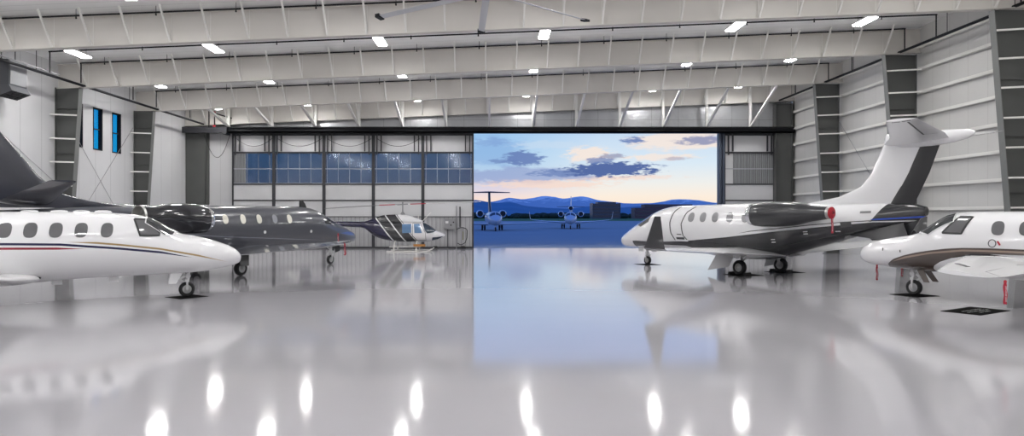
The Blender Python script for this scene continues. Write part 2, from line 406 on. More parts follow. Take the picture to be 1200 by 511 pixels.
# left wall with three tall window openings
win = [(35.85, 36.75), (37.78, 38.62), (39.68, 40.55)]
mb = MB(); ys = [YF] + [v for w in win for v in w] + [YB]
for a, b in zip(ys[0::2], ys[1::2]): mb.bx(XL-.13, XL, a, b, 0, 10.2)
for a, b in win: mb.bx(XL-.13, XL, a, b, 0, 5.9); mb.bx(XL-.13, XL, a, b, 8.2, 10.2)
struct(mb.build('wall_left', liner_white, None, 0))
blue_glass = glass('blue_tinted_glass', (.16, .68, .86, 1), .05)
for i, (a, b) in enumerate(win):
    f = MB()
    f.bx(XL-.14, XL+.03, a, a+.04, 5.9, 8.2); f.bx(XL-.14, XL+.06, b-.10, b, 5.9, 8.2); f.bx(XL-.14, XL+.03, a, b, 5.9, 5.96); f.bx(XL-.14, XL+.03, a, b, 8.13, 8.2); f.bx(XL-.12, XL-.04, a, b, 7.02, 7.07)
    w = struct(f.build('window_%d' % (i+1), black_steel, None, 0), ['narrow wall window nearest the tapered column it hides behind', 'tall narrow blue window, middle of three in the white wall', 'tall narrow blue window, farthest of three in the white wall'][i], 'window')
    MB().bx(XL-.09, XL-.075, a+.04, b-.10, 5.96, 8.13).build('pane', blue_glass, w, 0)
struct(MB().bx(XR, XR+.3, YF, YB, 0, 12.2).build('wall_right', ins_right, None, 0))
struct(MB().bx(XL-.3, XR+.3, YF-.3, YF, 0, 12.2).build('wall_front', back_white, None, 0))
# sloped ceiling
mb = MB(); x0, x1 = XL-.3, XR+.3
mb.loft([[(x0, y, zc_r(x0)), (x1, y, zc_r(x1)), (x1, y, zc_r(x1)+.3), (x0, y, zc_r(x0)+.3)] for y in (YF-.3, YB+.4)])
struct(mb.build('ceiling', ceil_m, None, 0))
# back wall around the doors
DX0, DX1, DZ = -18.35, 20.15, 8.15
mb = MB(); mb.bx(XL, DX0, YB, YB+.25, 0, 10.2); mb.bx(DX1, XR, YB, YB+.25, 0, 10.2); mb.bx(XL, XR, YB+.05, YB+.3, 12.2-4.0, 12.2)
struct(mb.build('wall_back', back_white, None, 0))
mb = MB(); mb.loft([[(x, YB-.06, 8.3), (x, YB+.04, 8.3), (x, YB+.04, zc_r(x)), (x, YB-.06, zc_r(x))] for x in (DX0-.2, 0, XR-.05)])
struct(mb.build('trim_1', foil_m, None, 0), 'silver foil insulation above the hangar door header', 'insulation')
# header beam carrying the door rails
hb = MB(); hb.bx(-18.4, XR-.1, 48.75, YB-.07, 8.13, 8.22); hb.bx(-18.4, XR-.1, 48.75, 48.83, 8.13, 8.52); hb.bx(-18.4, XR-.1, 49.3, YB-.07, 8.13, 8.6); hb.bx(-18.4, XR-.1, 48.6, 49.0, 8.44, 8.52)
for x in range(-18, 21, 2): hb.bx(x-.04, x+.04, 48.8, 49.3, 8.2, 8.5)
struct(hb.build('trim_2', black_steel, None, 0), 'long black steel header beam above the hangar doors', 'beam')
hb = MB(); hb.bx(XL+.02, -18.42, 48.7, 49.45, 8.15, 8.42); hb.bx(XL+.02, -18.42, 48.62, 48.7, 8.1, 8.5); hb.bx(-18.7, -18.45, 48.6, 49.4, 8.0, 8.52)
struct(hb.build('trim_3', dark_steel, None, 0), 'dark steel stub of the door rail over the far left corner', 'beam')

# tapered columns
def column(side, y, wt, wb, lab):
    zt = zb_r((XL+wt) if side < 0 else (XR-wt)); X0 = XL+.02 if side < 0 else XR-.22; s = 1 if side < 0 else -1
    g = MB()
    def ring(yy0, yy1, a, b, z): return [(X0+s*a, yy0, z), (X0+s*b, yy0, z), (X0+s*b, yy1, z), (X0+s*a, yy1, z)]
    g.loft([ring(y-.012, y+.012, 0, wb, 0), ring(y-.012, y+.012, 0, wt, zt)], mi=0)
    g.loft([ring(y-.16, y+.16, wb, wb+.03, 0), ring(y-.16, y+.16, wt, wt+.03, zt)], mi=1)
    g.loft([ring(y-.16, y+.16, 0, .02, 0), ring(y-.16, y+.16, 0, .02, zt)], mi=0)
    g.bx(*sorted((X0, X0+s*(wb+.1))), y-.2, y+.2, 0, .03, mi=0)
    for z in (3.2, 5.4, 7.6): g.loft([[(X0+s*.02, yy, zz), (X0+s*(wb+(wt-wb)*z/zt), yy, zz), (X0+s*(wb+(wt-wb)*z/zt), yy, zz+.015), (X0+s*.02, yy, zz+.015)] for yy, zz in ((y-.012, z), (y-.1, z))], mi=0)
    o = struct(g.build('steel_column', [grey_steel, grey_flange], None, 0), lab, 'column', 'tapered grey steel columns')
    for z in (2.62, 3.78, 4.95, 6.1, 7.27, 8.4, 9.5):
        if z > zt-.3: continue
        wz = wb+(wt-wb)*z/zt; b = MB()
        b.bar((X0-s*(.0 if side > 0 else -.0)+s*.0, y-.55, z), (X0+s*wz, y-.15, z), .05, .07); b.build('flange_brace', white_steel, o, 0)
    return o
column(-1, 34.6, 1.18, .62, 'tapered grey column on the white wall, beside the narrow windows on their camera side')
column(-1, 42.2, 1.15, .62, 'tapered grey column on the white wall between the narrow windows and the corner')
column(1, 27.2, 1.62, .80, 'tapered grey column at the photo edge right of the white tail')
column(1, 34.8, 1.55, .78, 'tapered grey column rising directly behind the top of the white T-tail')
column(1, 42.5, 1.45, .76, 'tapered grey column halfway between the white tail and the door corner')
g = MB(); g.loft([[(XL+.02, 49.2, z), (XL+w, 49.2, z), (XL+w, 49.45, z), (XL+.02, 49.45, z)] for z, w in ((0, 1.25), (8.3, 1.5))])
g.bx(XL+1.2, XL+1.6, 49.40, 49.47, 0, 8.2)
struct(g.build('corner_column', grey_steel, None, 0), 'dark steel column in the far left corner', 'column')
g = MB(); g.bx(20.02, XR-.25, 49.0, 49.02, 0, 10.2); g.bx(20.0, 20.03, 48.85, 49.2, 0, 10.2); g.bx(XR-.27, XR-.24, 48.85, 49.2, 0, 10.2); g.bx(20.0, XR-.25, 49.2, 49.45, 0, 10.2)
struct(g.build('corner_column', grey_steel, None, 0), 'dark steel column in the far right corner beside the door', 'column')

# girts on the right wall
for gi, z in enumerate((1.45, 2.62, 3.78, 4.95, 6.1, 7.27, 8.4, 9.55, 10.65)):
    g = MB()
    g.bx(XR-.215, XR-.005, 10, YB-.1, z, z+.02); g.bx(XR-.215, XR-.195, 10, YB-.1, z-.05, z+.005); g.bx(XR-.025, XR-.005, 10, YB-.1, z-.05, z)
    g.bx(XR-.215, XR-.195, 10, YB-.1, z, z+.09)
    tag(g.build('steel_girt', white_steel, None, 0), 'long white girt behind the white-tailed jet, %s up from the floor' % ('first', 'second', 'third', 'fourth', 'fifth', 'sixth', 'seventh', 'eighth', 'ninth')[gi], 'girt', 'white girts along the wall behind the white-tailed jet')
# thin cross-bracing rods
for side, lb, rods in ((1, 'thin crossed bracing rods on the wall with white girts', ((35.1, 42.2, 1.0, 8.0), (35.1, 42.2, 8.0, 1.0))), (-1, 'thin crossed bracing rods below the narrow blue windows', ((34.9, 41.9, .8, 7.6), (34.9, 41.9, 7.6, .8))), (-1, 'thin bracing rod above the dark tail on the windowed wall', ((27.4, 34.3, 7.6, 4.0),))):
    x = XR-.3 if side > 0 else XL+.06
    t = thing('cross_brace', lb, 'brace', (x, rods[0][0], 0))
    for k, (ya, yb, za, zb) in enumerate(rods): MB().tube([(.015*k, 0, za), (.015*k, yb-ya, zb)], .013, 6).build('rod', galv, t, 0)

# rafters
def rafter(y, lab, braces=True, thin=False):
    g = MB(); a, b = XL+.03, XR-.03
    def ring(x, y0, y1, z0, z1): return [(x, y0, z0), (x, y1, z0), (x, y1, z1), (x, y0, z1)]
    for (y0, y1, f0, f1) in ((y-.012, y+.012, 0, 0), (y-.16, y+.16, 0, -1), (y-.16, y+.16, 1, 2)):
        R = []
        for x in (a, b):
            zb, zt = zb_r(x), zt_r(x)
            z0, z1 = {0: (zb, zt)}.get((f0, f1) and None, (None, None)) if False else ((zb, zt) if f1 == 0 else ((zb, zb+.03) if f1 == -1 else (zt-.03, zt)))
            R.append(ring(x, y0, y1, z0, z1))
        g.loft(R)
    o = tag(g.build('roof_rafter', cream_steel, None, 0), lab, 'rafter', 'cream white roof rafters')
    if braces:
        n = 27
        for k in range(n):
            x = -20.0+k*1.52
            if x > XR-.6: break
            b = MB(); b.bar((x, y-.14, zb_r(x)+.05), (x, y-1.0, zt_r(x)+.04), .065, .065); b.bar((x, y-.013, zb_r(x)+.03), (x, y-.013, zt_r(x)-.03), .02, .02); b.build('flange_brace', white_steel, o, 0)
    return o
rafter(27.1, 'cream roof rafter nearest the camera, cut by the top of the photo')
rafter(34.7, 'cream roof rafter second from the camera, between two rows of lights')
rafter(42.35, 'cream roof rafter third from the camera, above the door struts')
rafter(49.15, 'cream roof rafter farthest from the camera, against the foil insulation')

# posts and knee braces holding the door header
px_posts = [-18.35+3.045*k for k in range(13)]
labs = ['first', 'second', 'third', 'fourth', 'fifth', 'sixth', 'seventh', 'eighth', 'ninth', 'tenth', 'eleventh', 'twelfth', 'last']
for k, x in enumerate(px_posts):
    g = MB(); g.bar((x, 48.86, 8.5), (x, 48.86, zt_r(x)+.1), .16, .16)
    g.bar((x, 48.8, 8.55), (x, 42.7, min(zt_r(x)+.1, 10.55+SL*x)), .13, .13)
    g.bx(x-.15, x+.15, 48.7, 49.0, 8.5, 8.54)
    tag(g.build('header_strut', white_steel, None, 0), 'white header strut and knee brace, %s from the narrow-window wall' % labs[k], 'strut', 'white struts above the door header')

# ---- ceiling lights
light_m = emit('led_diffuser', (1, .985, .97, 1), 92.)
rows = [(31.2, 'between the two nearest rafters'), (38.6, 'between the second and third rafters'), (46.6, 'beyond the third rafter'), (23.4, 'nearer than the first rafter'), (15.8, 'over the open floor before the camera'), (8.2, 'overhead at the camera'), (.6, 'overhead behind the camera'), (-6., 'overhead well behind the camera')]
colx = [(-18.45, 'nearest the windowed wall'), (-12.4, 'second from the windowed wall'), (-4.95, 'third from the windowed wall'), (2.4, 'third from the girted wall'), (10.95, 'second from the girted wall'), (16.75, 'nearest the girted wall')]
for yy, rl in rows:
    for xx, cl in colx:
        zz = 10.28+SL*xx
        t = thing('ceiling_light', 'bright LED ceiling light %s, %s' % (rl, cl), 'ceiling light', (xx, yy, zz), 0, 'LED high bay lights in rows')
        b = MB(); b.bx(-.23, .23, -.71, .71, .035, .11); b.bx(-.12, .12, -.5, .5, .10, .17); b.build('housing', white_steel, t, 0)
        d = MB()
        d.bx(-.2, .2, -.68, .68, .0, .035)
        d.build('diffuser', light_m, t, 0)
        for sy in (-.6, .6): MB().tube([(0, sy, .1), (0, sy, zc_r(xx)-zz)], .008, 6).build('hanger', black_steel, t, 0)

# ---- sprinkler pipes
def pipe(y, a, b, lab):
    t = thing('sprinkler_pipe', lab, 'pipe', (0, y, 0), 0, 'black sprinkler branch pipes under the roof')
    MB().tube([(a, 0, 10.57+SL*a), (b, 0, 10.57+SL*b)], .035, 8).build('pipe', black_steel, t, 40)
    k = 0; x = a+1.2
    while x < b:
        h = MB(); h.tube([(x, 0, 10.6+SL*x), (x, 0, zc_r(x))], .012, 6); h.build('hanger', black_steel, t, 0)
        MB().lathe([(.02, 0), (.035, -.07), (.03, -.09)], (x, 0, 10.54+SL*x), (0, 0, 1), 8).build('sprinkler_head', black_steel, t, 0)
        x += 3.04
    for e, s in ((a+.05, -1), (b-.04, 1)):
        zm = 8.78 if s < 0 else 10.42
        if abs(e) > 18: MB().tube([(e, 0, 10.56+SL*e), (e, 0, zm)], .03, 8).build('drop_pipe', black_steel, t, 40)
pipe(31.55, -20.0, 20.2, 'thin black sprinkler pipe just beyond the nearest rafter')
pipe(33.95, -20.0, 20.2, 'thin black sprinkler pipe along the top of the second rafter')
pipe(38.9, -20.0, 20.2, 'thin black sprinkler pipe just beyond the second rafter')
pipe(41.6, -20.0, 20.2, 'thin black sprinkler pipe along the top of the third rafter')
pipe(26.5, -20.0, 20.2, 'thin black sprinkler pipe along the top of the nearest rafter')
pipe(46.0, -19.9, 20.15, 'thin black sprinkler pipe beyond the third rafter')
for x, z, lab in ((-20.2, 8.75, 'long black sprinkler main running along the windowed wall'), (20.3, 10.42, 'long black sprinkler main running along the girted wall')):
    t = thing('sprinkler_main', lab, 'pipe', (x, 14, z))
    MB().tube([(0, 0, 0), (0, 35., 0)], .065, 10).build('pipe', black_steel, t, 40)
    if x < 0: MB().tube([(.1, 0, .12), (.1, 18.5, .12)], .035, 8).build('conduit', galv, t, 40)
    for k in range(9):
        yy = 1+k*4.0; xx = x
        MB().tube([(0, yy, 0), (0, yy, zc_r(x)-z)], .014, 6).build('hanger', black_steel, t, 0)
# riser cluster near the far left corner
t = thing('pipe_riser', 'black riser pipes with red valves above the far left door rail', 'pipe', (-19.2, 48.4, 8.56))
MB().tube([(-.2, .6, 0), (-.2, .6, .95), (1.0, .6, .6)], .05, 8).build('pipe', black_steel, t, 40)
MB().tube([(-.6, .6, -.05), (-.6, .6, zc_r(-19.8)-8.58)], .04, 8).build('standpipe', black_steel, t, 40)
for p in ((-.2, .55, 1.0), (-.2, .55, .03)): MB().lathe([(.02, -.06), (.09, -.05), (.09, .05), (.02, .06)], p, (0, 1, 0), 12).build('valve', red_mat, t, 40)

# ---- unit heater on the left wall
t = thing('unit_heater', 'grey unit heater hung high on the white wall at the photo edge', 'heater', (XL, 30.28, 7.4))
b = MB(); b.bx(.12, 1.02, -.58, .58, .5, 1.6); b.build('cabinet', hvac_grey, t, 0)
b = MB(); b.bx(1.02, 1.05, -.53, .53, .55, 1.55); b.build('side_panel', hvac_lit, t, 0)  # thin sheet that paints this cabinet face as lit
b = MB(); b.loft([[(.25, -.58, .5), (1.03, -.58, .5), (1.03, .58, .5), (.25, .58, .5)], [(.55, -.62, .0), (1.18, -.62, .24), (1.18, .62, .24), (.55, .62, .0)]], True, False); b.build('hood', hvac_grey, t, 0)
for i in range(4):
    for j in range(2):
        u, v = (i+.5)/4, (j+.5)/2
        b = MB(); b.box((.55+.63*v, -.62+1.24*u, .24*v+.01), (.28, .25, .02), Matrix.Rotation(-.36, 3, 'Y')); b.build('louver', black_steel, t, 0)
for xx in (.3, .9): MB().tube([(xx, 0, 1.6), (xx, 0, 2.6)], .02, 8).build('hanger', black_steel, t, 0)
MB().bx(0, .14, -.1, .1, .9, 1.1).build('bracket', black_steel, t, 0)

# ---- big ceiling fan
FZ = 2.3+5.5; fx, fy = -.09, 17.15
t = thing('ceiling_fan', 'large seven-bladed white ceiling fan over the near floor', 'ceiling fan', (fx, fy, FZ))
m = MB(); m.lathe([(.05, -.12), (.28, -.1), (.34, -.02), (.34, .06), (.2, .12), (.12, .5), (.1, .55)], (0, 0, .03), (0, 0, 1), 24); m.tube([(0, 0, .5), (0, 0, zc_r(fx)-FZ)], .05, 10); m.build('motor', white_steel, t, 40)
for k in range(7):
    a = math.radians(93+360/7*k); R = Matrix.Rotation(a, 3, 'Z'); r0 = .3; r1 = 3.6
    b = MB()
    rings = []
    for r in (r0, 1.4, 2.6, r1):
        rings.append([R @ Vector((r, yy, zz)) for yy, zz in ((-.09, -.02), (-.02, .012), (.09, .03), (.09, .022), (-.02, -.01), (-.09, -.028))])
    b.loft(rings); bo = b.build('blade', mat('fan_blade_grey', (.45, .46, .49, 1), .4), t, 0)
    c = MB(); rings = [[R @ Vector((r, yy, zz)) for yy, zz in ((-.11, -.06), (-.11, .0), (.11, .07), (.11, -.02))] for r in (r1-.01, r1+.14)]
    c.loft(rings); c.build('tip_cap', black_steel, bo, 0)

# ---- hangar doors
door_white = seam_mat('white_door_panels', (.62, .62, .63, 1), 0, 3.1, .0, (.45, .45, .46, 1), .45)
ribbed = seam_mat('ribbed_grey_door_panels', (.43, .43, .44, 1), 0, .30, .05, (.30, .30, .31, 1), .42, ribs=.8)
poly_blue = glass('blue_door_glazing', (.27, .34, .43, 1), .05, .08)
def poly_ribbed():
    m = seam_mat('ribbed_translucent_panel', (.25, .26, .27, 1), 0, .14, .04, (.13, .13, .14, 1), .25, ribs=1.); return m
poly_grey = poly_ribbed()
muntin = mat('light_muntin', (.35, .36, .40, 1), .45)
zrow = [0, 2.24, 3.39, 4.54, 5.63, 6.78, 8.12]
def leaf(i, x0, x1, y, lab, grey_to=None, allgrey=False):
    f = MB(); w = .11
    f.bx(x0, x0+w, y-.09, y+.09, 0, 8.12); f.bx(x1-w, x1, y-.09, y+.09, 0, 8.12)
    for z, h in ((2.24, .05), (3.39, .09), (4.54, .09), (6.78, .12), (8.05, .14), (.06, .12)): f.bx(x0+w, x1-w, y-.08, y+.08, z-h/2, z+h/2)
    o = struct(f.build('door_%d' % i, dark_steel, None, 0), lab, 'hangar door', 'sliding hangar door leaves')
    p = MB(); p.bx(x0+w, x1-w, y-.03, y+.05, 2.24, 3.39); p.bx(x0+w, x1-w, y-.03, y+.05, 3.39, 4.54); p.bx(x0+w, x1-w, y-.03, y+.05, 6.78, 8.0); p.build('insulated_panel', door_white, o, 0)
    p = MB(); p.bx(x0+w, x1-w, y-.03, y+.05, .12, 2.22); p.build('ribbed_panel', ribbed, o, 0)
    gx = x0+w
    if allgrey:
        MB().bx(gx+.55, x1-w, y-.01, y+.02, 4.58, 6.72).build('translucent_panel', poly_grey, o, 0)
        MB().bx(gx, gx+.55, y-.01, y+.02, 4.58, 6.72).build('side_panel', door_white, o, 0)
        MB().bx(gx, x1-w, y-.05, y-.012, 5.60, 5.66).build('muntin', muntin, o, 0)
    else:
        if grey_to:
            MB().bx(gx, grey_to, y-.01, y+.02, 4.58, 6.72).build('translucent_panel', poly_grey, o, 0); gx = grey_to
        MB().bx(gx, x1-w, y, y+.015, 4.58, 6.72).build('glazing', poly_blue, o, 0)
        b = MB(); b.bx(x0+w, x1-w, y-.05, y+.03, 5.60, 5.66); b.bx(x0+w, x1-w, y-.05, y+.03, 4.585, 4.63)
        k = gx+.1
        while k < x1-w: b.bx(k-.015, k+.015, y-.02, y+.03, 4.58, 6.72); k += .8
        b.build('muntin', muntin, o, 0)
    for xx in (x0+.28, x0+.58, x1-.58, x1-.28):
        MB().bx(xx-.04, xx+.04, y-.28, y-.16, 6.6 if xx in (x0+.28, x1-.28) else 6.85, 8.14).build('guide_post', dark_steel, o, 0)
    return o
lx = [-18.3, -15.35, -11.8, -8.3, -4.8, -1.2]
dl = ['leftmost and narrowest leaf, with a grey translucent strip', 'second leaf, behind the nose of the dark jet', 'third leaf, above the helicopter tail boom', 'fourth leaf, above the helicopter cabin', 'fifth leaf, beside the open doorway with the wall box']
for i in range(5): leaf(i+1, lx[i], lx[i+1], 49.4, 'sliding hangar door, '+dl[i], -17.35 if i == 0 else None)
leaf(6, 16.5, 20.1, 49.4, 'sliding hangar door at the far side of the opening with grey translucent panel', None, True)
struct(MB().bx(16.1, 16.24, 49.2, 49.6, 0, 8.15).bx(16.38, 16.52, 49.2, 49.6, 0, 8.15).bx(16.24, 16.38, 49.35, 49.45, 0, 8.15).build('trim_4', mat('jamb_steel_skylight_tint', (.06, .075, .11, 1), .4), None, 0), 'dark steel jamb with painted blue sky light at the edge of the open doorway', 'door jamb')  # dark steel; the blue of the sky light is put into its colour
for k, (a, b) in enumerate(((-17.9, -15.4), (-15.0, -11.9), (-11.5, -8.4), (-8.0, -5.0))):
    pts = [(a+(b-a)*i/16, 49.08, 7.75-.55*(1-(2*i/16-1)**2)) for i in range(17)]
    tag(MB().tube(pts, .018, 6).build('hanging_cable', black_steel, None, 60), ['thin black cable swagged over the narrowest door leaf', 'thin black cable swagged over the second door leaf', 'thin black cable swagged over the third door leaf', 'thin black cable swagged over the fourth door leaf'][k], 'cable', 'cables swagged across the door tops')
pts = [(XL+1.4, 49.0, 8.0)]+[(XL+1.45+1.75*i/14, 49.02, 8.0-1.6*(1-(2*i/14-1)**2)) for i in range(1, 14)]+[(-18.3, 49.0, 8.1)]
tag(MB().tube(pts, .018, 6).build('hanging_cable', black_steel, None, 60), 'thin black cable drooping in front of the far left corner column', 'cable', 'cables swagged across the door tops')

# ---- wall equipment beside the opening
t = thing('control_box', 'grey electrical control box on the door beside the opening', 'control box', (-2.88, 49.3, 1.35))
b = MB(); b.bx(-.38, .38, -.2, 0, 0, .72); b.build('enclosure', galv, t, 0)
MB().tube([(-.16, -.05, -1.35), (-.16, -.05, 0)], .03, 8).build('lower_pipe', dark_steel, t, 40)
MB().bx(-.3, -.1, -.215, -.2, .42, .58).build('placard', letter_white, t, 0)
for x, z in ((.08, .3), (.26, .5)): MB().lathe([(.05, 0), (.05, .03), (.03, .04)], (x, -.2, z), (0, -1, 0), 12).build('knob', black_steel, t, 40)
t = thing('conduit', 'pair of thin dark conduits running from the control box to the floor', 'conduit', (-2.42, 49.28, 0))
MB().tube([(0, 0, 0), (0, 0, 3.0)], .03, 8).build('pipe', galv, t, 40); MB().tube([(.25, 0, 1.5), (.25, 0, 2.95)], .04, 8).build('antenna_pipe', black_steel, t, 40); MB().tube([(0, 0, 1.45), (.25, 0, 1.5)], .02, 8).build('link_pipe', galv, t, 40)

pts = [(-2.4, 49.2, 1.35)]+[(-2.4+.75*i/10, 49.2, 1.35+.12*math.sin(PI*i/10)) for i in range(1, 10)]+[(-1.65, 49.2, 1.25), (-1.68, 49.2, .75), (-1.8, 49.2, .4), (-2.1, 49.2, .25), (-2.35, 49.2, .38)]
tag(MB().tube(pts, .025, 8).build('power_cord', black_steel, None, 60), 'black cord looped on the door beside the open doorway', 'cord')
t = thing('pull_handle', 'yellow green handled cord hanging beside the open doorway', 'handle', (-1.95, 49.22, .6)); MB().tube([(0, 0, 0), (0, 0, .6)], .03, 8).build('grip', mat('olive_rubber', (.16, .16, .05, 1), .6), t, 40); MB().tube([(0, 0, .6), (0, .06, .9)], .012, 6).build('cord', black_steel, t, 40)
for x, lab in ((-3.9, 'small black rubber door stop below the helicopter nose'), (-1.95, 'small black rubber door stop beside the open doorway')):
    b = MB(); b.bx(x-.22, x+.22, 48.95, 49.25, 0, .12); b.bx(x-.14, x+.14, 49.0, 49.2, .12, .17); tag(b.build('door_stop', rubber, None, 0), lab, 'door stop', 'black rubber door stops')

# ================================================================== OUTSIDE
apron_m = mat('asphalt_apron', (.29, .33, .34, 1), .75, var=.12, vscale=.05)
struct(MB().bx(-1500, 1500, 49.62, 315, -.3, -.01).build('ground_apron', apron_m, None, 0), 'wide asphalt apron outside the open door', 'apron')
grass_m = mat('dark_grass', (.03, .15, .035, 1), .95, var=.35, vscale=.03)
struct(MB().bx(-4000, 6000, 315, 5200, -.3, -.02).build('ground_grass', grass_m, None, 0), 'dark grass field beyond the apron', 'grass')
def ridge(name, Y, prof, base, mats, dep, amp, lab, seed):
    k = Y/817.; f = pchip([(a-575)*k for a, b in prof], [2.3+(253-b)*k for a, b in prof])
    x0, x1 = (prof[0][0]-575)*k, (prof[-1][0]-575)*k; nx, ny = 220, 14; mb = MB(); vs = []
    for j in range(ny+1):
        v = j/ny
        for i in range(nx+1):
            x = x0+(x1-x0)*i/nx; h = f(x)
            n = noise.fractal(Vector((x*.0022+seed, v*3.1, seed)), .9, 2.1, 6)*amp
            prof_v = math.sin(min(1, v*1.0)*PI*.5)
            vs.append((x, Y-dep*(1-v), max(-2, h*prof_v*(1+.25*n*(1-v)) + n*h*.06)))
    for i in range(nx+1): vs.append((x0+(x1-x0)*i/nx, Y+dep, -5))
    fs = [(j*(nx+1)+i, j*(nx+1)+i+1, (j+1)*(nx+1)+i+1, (j+1)*(nx+1)+i) for j in range(ny+1) for i in range(nx)]
    mb.add(vs, fs); o = mb.build(name, mats, None, 80); struct(o, lab, 'mountains'); return o
def snow_mat():
    m = bpy.data.materials.new('snowy_rock_blue_haze'); m.use_nodes = True; nt = m.node_tree; p = nt.nodes['Principled BSDF']; p.inputs['Roughness'].default_value = .95
    g = nt.nodes.new('ShaderNodeNewGeometry'); nz = nt.nodes.new('ShaderNodeTexNoise'); nz.inputs['Scale'].default_value = .012; nz.inputs['Detail'].default_value = 8
    nt.links.new(g.outputs['Position'], nz.inputs['Vector']); s = nt.nodes.new('ShaderNodeSeparateXYZ'); nt.links.new(g.outputs['Position'], s.inputs[0])
    a = nt.nodes.new('ShaderNodeMapRange'); a.inputs[1].default_value = 120; a.inputs[2].default_value = 260; a.inputs[3].default_value = -.25; a.inputs[4].default_value = .25; nt.links.new(s.outputs[2], a.inputs[0])
    ad = nt.nodes.new('ShaderNodeMath'); nt.links.new(nz.outputs['Fac'], ad.inputs[0]); nt.links.new(a.outputs[0], ad.inputs[1])
    r = nt.nodes.new('ShaderNodeMapRange'); r.inputs[1].default_value = .44; r.inputs[2].default_value = .60; nt.links.new(ad.outputs[0], r.inputs[0])
    mx = nt.nodes.new('ShaderNodeMix'); mx.data_type = 'RGBA'; mx.inputs[6].default_value = (.44, .54, .64, 1); mx.inputs[7].default_value = (.95, .95, .95, 1)  # rock colour holds the blue of distance haze; the other end is snow
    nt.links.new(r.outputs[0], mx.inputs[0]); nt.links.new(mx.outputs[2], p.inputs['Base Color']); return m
far = [(100, 240), (300, 238), (480, 234), (540, 237), (556, 236.5), (575, 237), (597, 231.5), (612, 233.5), (640, 229.6), (660, 233), (680, 231), (700, 235), (730, 238), (757, 239), (775, 237), (790, 233.5), (805, 233.5), (820, 236), (841, 238.5), (900, 238), (1000, 240), (1150, 243)]
near = [(100, 243), (300, 238), (500, 234), (556, 235), (580, 238.5), (597, 237), (615, 241), (640, 243.5), (665, 244.5), (690, 242), (710, 244), (745, 242), (780, 240), (810, 241), (841, 242), (900, 240), (1150, 246)]
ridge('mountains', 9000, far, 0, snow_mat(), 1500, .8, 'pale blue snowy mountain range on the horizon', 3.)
ridge('hills', 6600, near, 0, mat('hazy_blue_hill', (.10, .25, .38, 1), .95, var=.25, vscale=.004), 1100, .8, 'darker blue foothills in front of the snowy mountains', 9.)  # aerial haze is put into the hill colour
# office buildings across the field
bl_dark = mat('dark_glass_building', (.07, .09, .13, 1), .35, var=.2, vscale=.2); bl_band = mat('building_glazing', (.03, .05, .09, 1), .2)
bl_brown = mat('brown_red_building', (.16, .09, .10, 1), .6)
t = thing('office_building', 'dark blue glass office block across the airfield', 'building', (92.5, 560, -.02))
b = MB(); b.bx(-10.5, 11, -2, 14, 0, 12.2); b.bx(-6.5, 8, -1, 13, 12.2, 13.5); b.bx(-10.9, -10.4, -2.4, 14.4, 0, 12.6); b.bx(10.9, 11.4, -2.4, 14.4, 0, 12.6); b.build('block', bl_dark, t, 0)
for k in range(4): MB().bx(-10.2, 10.6, -2.15, -2, 1.4+2.9*k, 2.9+2.9*k).build('window_band', bl_band, t, 0)
t = thing('office_building', 'low brown two-tier office block beyond the white nose', 'building', (133, 575, -.02))
b = MB(); b.bx(-14, 34, 0, 16, 0, 9.0); b.build('lower_tier', bl_brown, t, 0); b = MB(); b.bx(-5.5, 34, 2, 16, 9.0, 11.9); b.build('upper_tier', bl_brown, t, 0)
for z in (2.0, 5.2, 9.6): MB().bx(-13.5 if z < 9 else -5, 33.6, -.15 if z < 9 else 1.85, 0 if z < 9 else 2, z, z+1.4).build('window_band', bl_band, t, 0)
# line of low trees
mb = MB(); ico = bmesh.new(); bmesh.ops.create_icosphere(ico, subdivisions=2, radius=1); iv = [v.co.copy() for v in ico.verts]; ifc = [tuple(v.index for v in f.verts) for f in ico.faces]; ico.free()
for k in range(230):
    x = random.uniform(-60, 300); y = random.uniform(610, 700); r = random.uniform(1.6, 4.2)
    if 75 < x < 110 and y < 620: continue
    s = random.uniform(0, 50)
    mb.add([(x+v.x*r*1.5*(1+.25*noise.noise(v*2.3+Vector((s, 0, 0)))), y+v.y*r, max(-.02, r*.55+v.z*r*.75*(1+.35*noise.noise(v*2.3+Vector((s, 0, 0)))))) for v in iv], ifc)
o = mb.build('treeline', mat('dark_tree_leaves', (.025, .045, .03, 1), .9, var=.4, vscale=.2), None, 60); o['kind'] = 'stuff'; tag(o, 'line of dark low trees beyond the grass field', 'trees')

